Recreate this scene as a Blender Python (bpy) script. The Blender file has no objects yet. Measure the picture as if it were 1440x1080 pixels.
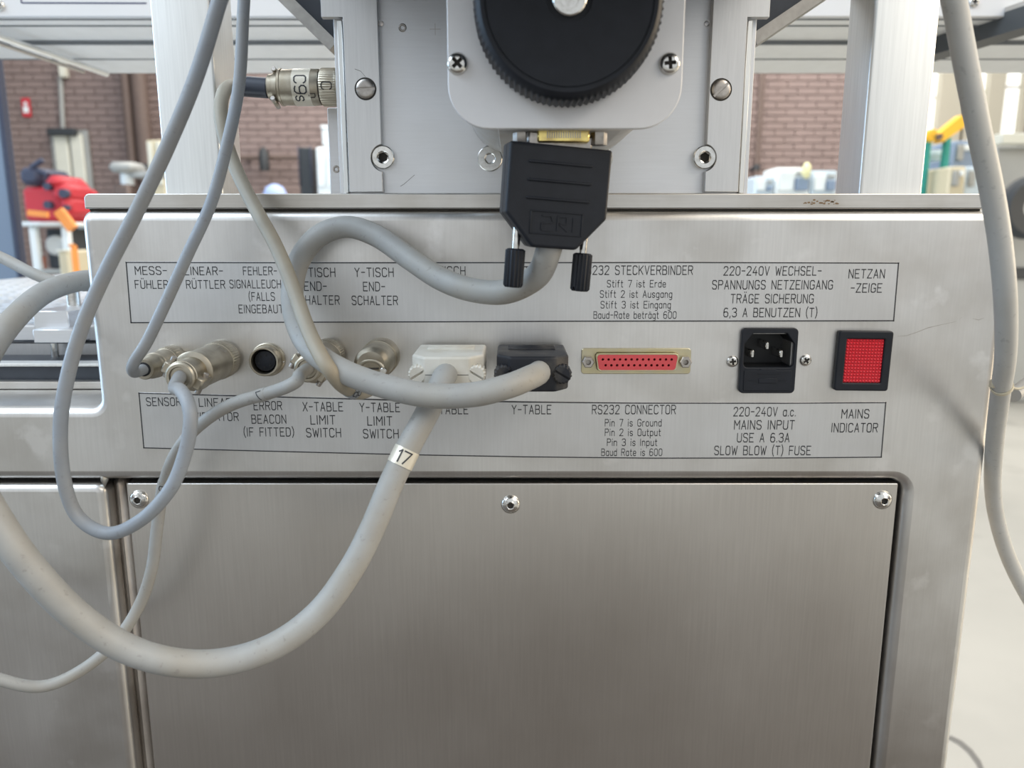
import bpy, math, random
from mathutils import Vector, Matrix
random.seed(7)
R = math.radians
C = bpy.context.scene.collection
scn = bpy.context.scene

# ------------------------------------------------------------------ camera, world, lights, exposure
F = 1081.0; TH = R(11.0); D = 0.370; H = 0.87       # focal in px of the 1440 frame, pitch, distance, eye height
cd = bpy.data.cameras.new('camera'); cam = bpy.data.objects.new('camera', cd); C.objects.link(cam)
cam.location = (0, -D, H); cam.rotation_euler = (R(90) - TH, 0, 0)
cd.sensor_width = 36; cd.lens = F / 1440 * 36; cd.clip_start = 0.01; cd.clip_end = 200
cd.dof.use_dof = True; cd.dof.focus_distance = 0.355; cd.dof.aperture_fstop = 11.5
scn.camera = cam
w = bpy.data.worlds.new('overcast'); scn.world = w; w.use_nodes = True
bg = w.node_tree.nodes['Background']; bg.inputs[0].default_value = (0.93, 0.97, 1.0, 1); bg.inputs[1].default_value = 0.62
def area(name, loc, target, sx, sy, col, power):
    l = bpy.data.lights.new(name, 'AREA'); l.shape = 'RECTANGLE'; l.size = sx; l.size_y = sy; l.color = col; l.energy = power
    o = bpy.data.objects.new(name, l); C.objects.link(o); o.location = loc
    o.rotation_euler = (Vector(target) - Vector(loc)).to_track_quat('-Z', 'Y').to_euler(); return o
area('skylight_left', (-3.2, -1.6, 4.2), (0, 0, 0.9), 3.0, 3.0, (0.72, 0.86, 1.0), 130)
area('skylight_right', (3.0, -2.6, 4.0), (0, 0, 0.9), 3.0, 3.0, (1.0, 0.90, 0.76), 105)
area('left_cool_fill', (-7.5, 1.2, 1.9), (0, .6, 1.1), 5.0, 2.6, (0.48, 0.72, 1.0), 190)  # added area light, no window there; cool tint from the left
area('right_warm_fill', (7.5, 1.2, 1.9), (0, .6, 1.1), 5.0, 2.6, (1.0, 0.82, 0.58), 240)  # added area light for a warm tint from the right, not a window
sl = bpy.data.lights.new('sun_shaft', 'SPOT'); sl.energy = 1500; sl.spot_size = R(17); sl.spot_blend = .3; sl.color = (1, .96, .88); sl.shadow_soft_size = .05
so = bpy.data.objects.new('sun_shaft', sl); C.objects.link(so); so.location = (6.2, 6.8, 4.4); so.rotation_euler = (Vector((4.75, 5.7, 0)) - so.location).to_track_quat('-Z', 'Y').to_euler()
area('far_skylight', (1.0, 6.0, 5.5), (1.0, 7.0, 0), 8.0, 4.0, (1.0, 0.96, 0.90), 560)
scn.view_settings.view_transform = 'Standard'; scn.view_settings.look = 'None'
scn.view_settings.gamma = 1; scn.view_settings.exposure = 0.42; scn.view_settings.use_curve_mapping = False

# ------------------------------------------------------------------ placing: a pixel of the photograph on the plane y = Y, or on the plane z = Z
def ray(px, py):
    u = (px - 720) / F; v = (540 - py) / F
    return Vector((u, math.cos(TH) + v * math.sin(TH), -math.sin(TH) + v * math.cos(TH)))
def P(px, py, Y=0.0):
    d = ray(px, py); t = (Y + D) / d.y; return Vector((0, -D, H)) + d * t
def Q(px, py, Z):
    d = ray(px, py); t = (Z - H) / d.z; return Vector((0, -D, H)) + d * t
mm = 0.001

# ------------------------------------------------------------------ mesh helpers
class MB:
    def __init__(s): s.v = []; s.f = []
    def add(s, v, f):
        n = len(s.v); s.v += [Vector(p) for p in v]; s.f += [tuple(i + n for i in q) for q in f]; return s
    def box(s, a, b, ch=0.0, M=None):
        x0, x1 = sorted((a[0], b[0])); y0, y1 = sorted((a[1], b[1])); z0, z1 = sorted((a[2], b[2]))
        if ch <= 0:
            v = [(x, y, z) for x in (x0, x1) for y in (y0, y1) for z in (z0, z1)]
            f = [(0, 1, 3, 2), (4, 6, 7, 5), (0, 4, 5, 1), (2, 3, 7, 6), (0, 2, 6, 4), (1, 5, 7, 3)]
        else:
            ch = min(ch, (x1 - x0) * .45, (y1 - y0) * .45, (z1 - z0) * .45)
            v = []; ix = {}
            cs = ((x0, x1), (y0, y1), (z0, z1))
            for i in (0, 1):
                for j in (0, 1):
                    for k in (0, 1):
                        for ax in (0, 1, 2):
                            p = [cs[0][i], cs[1][j], cs[2][k]]; sg = (i, j, k)
                            for a2 in (0, 1, 2):
                                if a2 != ax: p[a2] += ch * (1 - 2 * sg[a2])
                            ix[i, j, k, ax] = len(v); v.append(p)
            f = []
            for ax in (0, 1, 2):
                o = [a for a in (0, 1, 2) if a != ax]
                for s_ in (0, 1):
                    q = []
                    for (p_, r_) in ((0, 0), (1, 0), (1, 1), (0, 1)):
                        c = [0, 0, 0]; c[ax] = s_; c[o[0]] = p_; c[o[1]] = r_; q.append(ix[c[0], c[1], c[2], ax])
                    f.append(q)
            for ax in (0, 1, 2):      # edge faces along axis ax
                o = [a for a in (0, 1, 2) if a != ax]
                for p_ in (0, 1):
                    for r_ in (0, 1):
                        c0 = [0, 0, 0]; c0[o[0]] = p_; c0[o[1]] = r_; c1 = list(c0); c1[ax] = 1
                        f.append((ix[(*c0, o[0])], ix[(*c0, o[1])], ix[(*c1, o[1])], ix[(*c1, o[0])]))
            for i in (0, 1):
                for j in (0, 1):
                    for k in (0, 1): f.append((ix[i, j, k, 0], ix[i, j, k, 1], ix[i, j, k, 2]))
        if M is not None: v = [M @ Vector(p) for p in v]
        return s.add(v, f)
    def lathe(s, prof, o, axis, seg=32, mod=None, up=None):
        Mx = basis(axis, up); o = Vector(o); rings = []; v = []; f = []
        for i, (r, h) in enumerate(prof):
            if r < 1e-7:
                rings.append([len(v)] * seg); v.append(o + Mx @ Vector((0, 0, h)))
            else:
                ring = []
                for k in range(seg):
                    a = 2 * math.pi * k / seg; q = r * (mod(i, a) if mod else 1)
                    ring.append(len(v)); v.append(o + Mx @ Vector((q * math.cos(a), q * math.sin(a), h)))
                rings.append(ring)
        for i in range(len(rings) - 1):
            A, B = rings[i], rings[i + 1]
            for k in range(seg):
                q = [A[k], A[(k + 1) % seg], B[(k + 1) % seg], B[k]]; u = []
                for t in q:
                    if t not in u: u.append(t)
                if len(u) > 2: f.append(u)
        return s.add(v, f)
    def cyl(s, a, b, r, seg=24, r2=None, ch=0.0):
        a = Vector(a); b = Vector(b); L = (b - a).length; r2 = r if r2 is None else r2
        pr = [(0, 0), (r - ch, 0), (r, ch), (r2, L - ch), (r2 - ch, L), (0, L)] if ch else [(0, 0), (r, 0), (r2, L), (0, L)]
        return s.lathe(pr, a, b - a, seg)
    def tube(s, pts, r, seg=16, closed_ends=True):
        n = len(pts); T = [(pts[min(i + 1, n - 1)] - pts[max(i - 1, 0)]).normalized() for i in range(n)]
        N = T[0].orthogonal().normalized(); v = []; f = []
        for i in range(n):
            N = (N - T[i] * N.dot(T[i])).normalized(); Bn = T[i].cross(N); ri = r(i / (n - 1)) if callable(r) else r
            for k in range(seg):
                a = 2 * math.pi * k / seg; v.append(pts[i] + (N * math.cos(a) + Bn * math.sin(a)) * ri)
        for i in range(n - 1):
            for k in range(seg):
                f.append((i * seg + k, i * seg + (k + 1) % seg, (i + 1) * seg + (k + 1) % seg, (i + 1) * seg + k))
        if closed_ends: f.append(tuple(range(seg))[::-1]); f.append(tuple(range((n - 1) * seg, n * seg)))
        return s.add(v, f)
    def prism(s, poly, a, b):          # poly of Vectors; extruded by vectors a..b
        n = len(poly); v = [Vector(p) + a for p in poly] + [Vector(p) + b for p in poly]
        f = [tuple(range(n)), tuple(range(2 * n - 1, n - 1, -1))] + [(i, i + n, (i + 1) % n + n, (i + 1) % n) for i in range(n)]
        return s.add(v, f)
    def mesh(s, name, smooth=True, ang=38):
        m = bpy.data.meshes.new(name); m.from_pydata([tuple(p) for p in s.v], [], s.f); m.validate()
        import bmesh
        bm = bmesh.new(); bm.from_mesh(m); bmesh.ops.recalc_face_normals(bm, faces=bm.faces); bm.to_mesh(m); bm.free()
        if smooth:
            m.shade_smooth(); m.set_sharp_from_angle(angle=R(ang))
        return m
def basis(axis, up=None):
    z = Vector(axis).normalized()
    u = Vector(up) if up is not None else (Vector((0, 0, 1)) if abs(z.z) < .9 else Vector((0, 1, 0)))
    x = u.cross(z).normalized(); y = z.cross(x)
    return Matrix((x, y, z)).transposed()
def frame4(o, x, y):                   # matrix with local X along x, local Y along y, at o
    x = Vector(x).normalized(); y = (Vector(y) - x * Vector(y).dot(x)).normalized(); z = x.cross(y)
    M = Matrix((x, y, z)).transposed().to_4x4(); M.translation = Vector(o); return M
def rpoly(pts, rad, n=6):              # polygon with filleted corners
    out = []; N = len(pts)
    for i, p in enumerate(pts):
        r = rad[i] if isinstance(rad, (list, tuple)) else rad
        p = Vector((p[0], p[1])); a = Vector(pts[i - 1][:2]) - p; b = Vector(pts[(i + 1) % N][:2]) - p
        if r <= 0: out.append((p.x, p.y)); continue
        an = a.angle(b); d = min(r / math.tan(an / 2), a.length * .49, b.length * .49); r = d * math.tan(an / 2)
        c = p + (a.normalized() + b.normalized()).normalized() * (r / math.sin(an / 2))
        s0 = p + a.normalized() * d - c; s1 = p + b.normalized() * d - c
        a0 = math.atan2(s0.y, s0.x); a1 = math.atan2(s1.y, s1.x); da = (a1 - a0 + math.pi) % (2 * math.pi) - math.pi
        for k in range(n + 1):
            t = a0 + da * k / n; out.append((c.x + r * math.cos(t), c.y + r * math.sin(t)))
    return out
def rect(x0, y0, x1, y1, r=0, n=6):
    return rpoly([(x0, y0), (x1, y0), (x1, y1), (x0, y1)], r, n)
def circle(cx, cy, r, n=16): return [(cx + r * math.cos(2 * math.pi * k / n), cy + r * math.sin(2 * math.pi * k / n)) for k in range(n)]
def parea(p): return sum(p[i - 1][0] * p[i][1] - p[i][0] * p[i - 1][1] for i in range(len(p))) / 2
FRONT = Matrix(((1, 0, 0, 0), (0, 0, -1, 0), (0, 1, 0, 0), (0, 0, 0, 1)))      # local XY lies in the world xz plane, local Z points at the viewer
def inset(L, d):                        # move a closed outline inwards (counter-clockwise) by d
    n = len(L); out = []
    for i in range(n):
        p = Vector(L[i]); e0 = (p - Vector(L[i - 1])); e1 = (Vector(L[(i + 1) % n]) - p)
        if e0.length < 1e-9: e0 = e1
        if e1.length < 1e-9: e1 = e0
        e0.normalize(); e1.normalize(); n0 = Vector((-e0.y, e0.x)); n1 = Vector((-e1.y, e1.x)); m = n0 + n1
        if m.length < 1e-6: m = n0.copy()
        m.normalize(); k = max(.3, m.dot(n0)); q = p + m * d / k; out.append((q.x, q.y))
    return out
def plate(outer, holes, t, bev, M, name='plate', res=3, back=True):            # plate whose front is at local z=0 and back at z=-t, rounded edges, holes cut through
    import bmesh
    from mathutils.geometry import tessellate_polygon
    def clean(L):
        o = []
        for q in L:
            if not o or (abs(q[0] - o[-1][0]) + abs(q[1] - o[-1][1])) > 2e-6: o.append(q)
        if (abs(o[0][0] - o[-1][0]) + abs(o[0][1] - o[-1][1])) < 2e-6: o.pop()
        return o
    loops = [clean(outer if parea(outer) > 0 else outer[::-1])] + [clean(h[::-1] if parea(h) > 0 else h) for h in holes]
    K = res + 1; lv = [(bev * (1 - math.sin(k / K * math.pi / 2)), -bev * (1 - math.cos(k / K * math.pi / 2))) for k in range(K + 1)]
    lv = lv + [(d, -t - z) for d, z in lv[::-1]]
    bm = bmesh.new(); ends = []
    for L in loops:
        rings = []
        for d, z in lv: rings.append([bm.verts.new((x, y, z)) for x, y in inset(L, d)])
        for a, b in zip(rings[:-1], rings[1:]):
            for i in range(len(L)): bm.faces.new((a[i], b[i], b[(i + 1) % len(L)], a[(i + 1) % len(L)]))
        ends.append((rings[0], rings[-1]))
    for w_ in (0, 1):
        vs = [v for e in ends for v in e[w_]]
        for tri in tessellate_polygon([[v.co.copy() for v in e[w_]] for e in ends]):
            try: bm.faces.new([vs[i] for i in tri])
            except ValueError: pass
    bmesh.ops.recalc_face_normals(bm, faces=bm.faces); bm.normal_update()
    cap = {v for e in ends for w_ in e for v in w_}
    for f in bm.faces: f.smooth = True
    for e in bm.edges:                 # flat faces stay flat: their rims are sharp
        if (e.verts[0] in cap and e.verts[1] in cap) or (len(e.link_faces) == 2 and e.calc_face_angle(0) > R(30)): e.smooth = False
    m = bpy.data.meshes.new(name); bm.to_mesh(m); bm.free(); m.transform(M); return m
def join(meshes, name='joined'):
    import bmesh
    bm = bmesh.new()
    for m in meshes: bm.from_mesh(m)
    r = bpy.data.meshes.new(name); bm.to_mesh(r); bm.free(); r.shade_smooth(); r.set_sharp_from_angle(angle=R(35)); return r
def carve(m, cutter, name='carved', resharp=True):    # mesh minus cutter
    a = bpy.data.objects.new('a', m); b = bpy.data.objects.new('b', cutter); C.objects.link(a); C.objects.link(b)
    md = a.modifiers.new('b', 'BOOLEAN'); md.operation = 'DIFFERENCE'; md.solver = 'EXACT'; md.object = b
    dg = bpy.context.evaluated_depsgraph_get(); dg.update(); r = bpy.data.meshes.new_from_object(a.evaluated_get(dg))
    bpy.data.objects.remove(a); bpy.data.objects.remove(b)
    if resharp: r.shade_smooth(); r.set_sharp_from_angle(angle=R(35))
    return r
def spline(cps, per=10):               # Catmull-Rom through points
    pts = [Vector(p) for p in cps]; out = []
    ext = [pts[0] * 2 - pts[1]] + pts + [pts[-1] * 2 - pts[-2]]
    for i in range(1, len(ext) - 2):
        p0, p1, p2, p3 = ext[i - 1:i + 3]
        for k in range(per):
            t = k / per
            out.append(.5 * ((2 * p1) + (p2 - p0) * t + (2 * p0 - 5 * p1 + 4 * p2 - p3) * t * t + (3 * p1 - p0 - 3 * p2 + p3) * t ** 3))
    out.append(pts[-1]); return out

# ------------------------------------------------------------------ objects
def obj(name, m, mat=None, parent=None, label=None, kind=None):
    if isinstance(m, MB): m = m.mesh(name)
    if mat and not m.materials: m.materials.append(mat)
    lo = Vector([min(v.co[i] for v in m.vertices) for i in range(3)]); hi = Vector([max(v.co[i] for v in m.vertices) for i in range(3)])
    c = (lo + hi) / 2
    m.transform(Matrix.Translation(-c))
    o = bpy.data.objects.new(name, m); C.objects.link(o); wl = c
    o['wl'] = tuple(c)
    o.location = c - (Vector(parent['wl']) if parent else Vector())
    if parent: o.parent = parent
    if label: o['label'] = label
    if kind: o['kind'] = kind
    return o
def thing(name, label, cat, loc, group=None):
    o = bpy.data.objects.new(name, None); C.objects.link(o); o.location = loc; o['wl'] = tuple(loc); o.empty_display_size = .02
    o['label'] = label; o['category'] = cat
    if group: o['group'] = group
    return o
def tag(o, label, cat, group=None):
    o['label'] = label; o['category'] = cat
    if group: o['group'] = group
    return o
def inst(name, m, M, mat, parent):      # place shared mesh m (local coordinates) by rigid matrix M
    if len(m.materials) > 1 and mat: m.materials[0] = mat
    o = bpy.data.objects.new(name, m); C.objects.link(o)
    if mat and not m.materials: m.materials.append(mat)
    L = M.copy(); o['wl'] = tuple(M.translation)
    if parent: o.parent = parent; L.translation = M.translation - Vector(parent['wl'])
    o.matrix_local = L; return o

# ------------------------------------------------------------------ materials
def mat(name, col, rough=.5, metal=0.0, var=0.0, vscale=200.0, dirt=None, damt=0.0, dscale=60.0, bump=0.0, bscale=800.0, stretch=(1, 1, 1), coat=0.0, rvar=0.0, spec=None, emit=None, dirt2=None):
    m = bpy.data.materials.new(name); m.use_nodes = True; nt = m.node_tree; N = nt.nodes; L = nt.links
    b = N['Principled BSDF']; b.inputs['Base Color'].default_value = (*col, 1); b.inputs['Roughness'].default_value = rough; b.inputs['Metallic'].default_value = metal
    if coat: b.inputs['Coat Weight'].default_value = coat; b.inputs['Coat Roughness'].default_value = .15
    if spec is not None: b.inputs['Specular IOR Level'].default_value = spec
    if emit: b.inputs['Emission Color'].default_value = (*emit[0], 1); b.inputs['Emission Strength'].default_value = emit[1]
    tc = N.new('ShaderNodeTexCoord'); mp = N.new('ShaderNodeMapping'); mp.inputs['Scale'].default_value = stretch; L.new(tc.outputs['Object'], mp.inputs[0])
    cur = None
    def noise(sc, det=4, vec=mp):
        n = N.new('ShaderNodeTexNoise'); n.inputs['Scale'].default_value = sc; n.inputs['Detail'].default_value = det; L.new(vec.outputs[0], n.inputs['Vector']); return n
    if var:
        n = noise(vscale); r = N.new('ShaderNodeMapRange'); L.new(n.outputs[0], r.inputs[0]); r.inputs[1].default_value = .3; r.inputs[2].default_value = .7; r.inputs[3].default_value = 1 - var; r.inputs[4].default_value = 1 + var
        x = N.new('ShaderNodeVectorMath'); x.operation = 'SCALE'; x.inputs[0].default_value = col; L.new(r.outputs[0], x.inputs['Scale']); cur = x.outputs[0]
    def dirtlayer(cur, dirt, damt, dscale, lo, hi):
        mp2 = N.new('ShaderNodeMapping'); L.new(tc.outputs['Object'], mp2.inputs[0]); mp2.inputs['Location'].default_value = (3.1 * lo, 1.7, .3)
        n = noise(dscale, 6, mp2); r = N.new('ShaderNodeMapRange'); L.new(n.outputs[0], r.inputs[0]); r.inputs[1].default_value = lo; r.inputs[2].default_value = hi; r.inputs[3].default_value = 0; r.inputs[4].default_value = damt
        x = N.new('ShaderNodeMix'); x.data_type = 'RGBA'; L.new(r.outputs[0], x.inputs[0])
        if cur is not None: L.new(cur, x.inputs[6])
        else: x.inputs[6].default_value = (*col, 1)
        x.inputs[7].default_value = (*dirt, 1); return x.outputs[2]
    if dirt: cur = dirtlayer(cur, dirt, damt, dscale, .42, .68)
    if dirt2: cur = dirtlayer(cur, dirt2[0], dirt2[1], dirt2[2], .62, .70)
    if cur is not None: L.new(cur, b.inputs['Base Color'])
    if rvar:
        mp3 = N.new('ShaderNodeMapping'); L.new(tc.outputs['Object'], mp3.inputs[0]); n = noise(dscale * .6, 5, mp3); r = N.new('ShaderNodeMapRange'); L.new(n.outputs[0], r.inputs[0]); r.inputs[1].default_value = .35; r.inputs[2].default_value = .65
        r.inputs[3].default_value = rough - rvar; r.inputs[4].default_value = rough + rvar; L.new(r.outputs[0], b.inputs['Roughness'])
    if bump:
        n = noise(bscale, 2); bp = N.new('ShaderNodeBump'); bp.inputs['Strength'].default_value = bump; bp.inputs['Distance'].default_value = .0002; L.new(n.outputs[0], bp.inputs['Height']); L.new(bp.outputs[0], b.inputs['Normal'])
    return m
M_ = {}
M_['steel'] = mat('brushed_steel', (.72, .71, .695), .36, 1.0, var=.035, vscale=900, stretch=(1, 1, .035), dirt2=((.82, .81, .80), .6, 45), dirt=(.48, .455, .42), damt=.55, dscale=22, bump=.10, bscale=1500, rvar=.05)
M_['cover'] = mat('cover_steel', (.67, .645, .615), .33, 1.0, var=.04, vscale=900, stretch=(1, 1, .03), dirt=(.48, .445, .41), damt=.4, dscale=9, bump=.12, bscale=1500, rvar=.04)
M_['edge'] = mat('machined_aluminium', (.62, .60, .57), .36, 1.0, var=.05, vscale=700, stretch=(.04, 1, 1), dirt=(.40, .36, .30), damt=.5, dscale=30, bump=.08, bscale=1200)
M_['post'] = mat('brushed_post', (.80, .81, .80), .42, 1.0, var=.05, vscale=900, stretch=(1, 1, .03), bump=.12, bscale=1400)
M_['alu'] = mat('anodised_aluminium', (.72, .73, .75), .42, 1.0, var=.02, vscale=900, stretch=(.05, 1, 1), bump=.05, bscale=1200, dirt=(.6, .59, .57), damt=.25, dscale=25)
M_['rail'] = mat('rail_aluminium', (.66, .66, .66), .38, 1.0, var=.04, vscale=900, stretch=(1, 1, .05), bump=.10, bscale=1400)
M_['white_face'] = mat('satin_white_anodised', (.80, .80, .815), .45, .25, var=.01, vscale=300, bump=.05, bscale=1500)
M_['casting'] = mat('cast_housing', (.62, .62, .61), .45, .6, var=.03, vscale=200, dirt=(.45, .40, .34), damt=.35, dscale=60)
M_['dark_metal'] = mat('dark_anodised', (.045, .052, .065), .5, .2, var=.1, vscale=100)
M_['brace'] = mat('brace_metal', (.40, .385, .36), .5, .8, var=.06, vscale=300, dirt=(.2, .19, .18), damt=.5, dscale=60)
M_['chrome'] = mat('bright_screw', (.74, .73, .70), .2, 1.0, dirt=(.35, .32, .28), damt=.35, dscale=500)
M_['dull_screw'] = mat('dull_screw', (.50, .47, .44), .38, 1.0, dirt=(.3, .27, .24), damt=.5, dscale=500)
M_['nickel'] = mat('nickel_plug', (.50, .46, .38), .40, 1.0, var=.05, vscale=300, dirt=(.34, .29, .215), damt=.75, dscale=110, bump=.1, bscale=1500)
M_['zinc'] = mat('yellow_zinc', (.58, .52, .34), .34, 1.0, var=.1, vscale=80, dirt=(.55, .52, .42), damt=.6, dscale=150)
M_['brass'] = mat('brass_shell', (.85, .68, .25), .25, 1.0, dirt=(.3, .2, .12), damt=.6, dscale=200)
M_['cable'] = mat('grey_cable', (.335, .34, .335), .52, 0, var=.05, vscale=120, dirt=(.31, .285, .24), damt=.6, dscale=38, bump=.15, bscale=500, dirt2=((.17, .16, .15), .35, 420))
M_['cable_blue'] = mat('blue_grey_cable', (.285, .315, .355), .45, 0, var=.05, vscale=120, dirt=(.36, .33, .28), damt=.45, dscale=30, bump=.12, bscale=500, dirt2=((.17, .16, .15), .25, 420))
M_['cable_beige'] = mat('dusty_cable', (.33, .305, .25), .5, 0, var=.06, vscale=120, dirt=(.34, .29, .21), damt=.6, dscale=25, bump=.12, bscale=500)
M_['cable_white'] = mat('white_cable', (.52, .52, .50), .45, 0, var=.04, vscale=90, dirt=(.48, .47, .43), damt=.5, dscale=40, bump=.12, bscale=500, dirt2=((.2, .2, .2), .25, 450))
M_['black'] = mat('black_plastic', (.012, .0145, .021), .45, 0, spec=.32, var=.15, vscale=150, bump=.25, bscale=2500)
M_['black_dusty'] = mat('dusty_black_plastic', (.014, .016, .022), .5, 0, spec=.35, dirt=(.13, .12, .105), damt=.55, dscale=90, bump=.2, bscale=2500)
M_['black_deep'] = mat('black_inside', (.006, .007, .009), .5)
M_['ivory'] = mat('ivory_plastic', (.66, .645, .59), .42, 0, var=.03, vscale=150, dirt=(.48, .43, .34), damt=.5, dscale=80)
M_['red_ins'] = mat('red_insulator', (.60, .07, .08), .45, 0, var=.05, vscale=300)
M_['red_lens'] = mat('red_lens', (.68, .028, .045), .22, 0, coat=.4)
M_['ink'] = mat('black_ink', (.035, .037, .042), .6)
M_['navy_ink'] = mat('navy_ink', (.03, .04, .12), .6)
M_['label'] = mat('printed_foil', (.66, .665, .67), .42, .8, var=.03, vscale=900, stretch=(1, 1, .05), dirt=(.5, .49, .47), damt=.3, dscale=30)
M_['clear'] = mat('yellowed_tie', (.62, .56, .42), .35, 0)
M_['tape'] = mat('clear_tape', (.72, .68, .58), .3, .3)
M_['grime_shade'] = mat('dark_grime_and_shade', (.05, .045, .04), .8)  # for grime, and for shade painted into screw recesses
M_['weld'] = mat('weld_bead', (.62, .62, .60), .3, 1.0, bump=.3, bscale=500)

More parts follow.
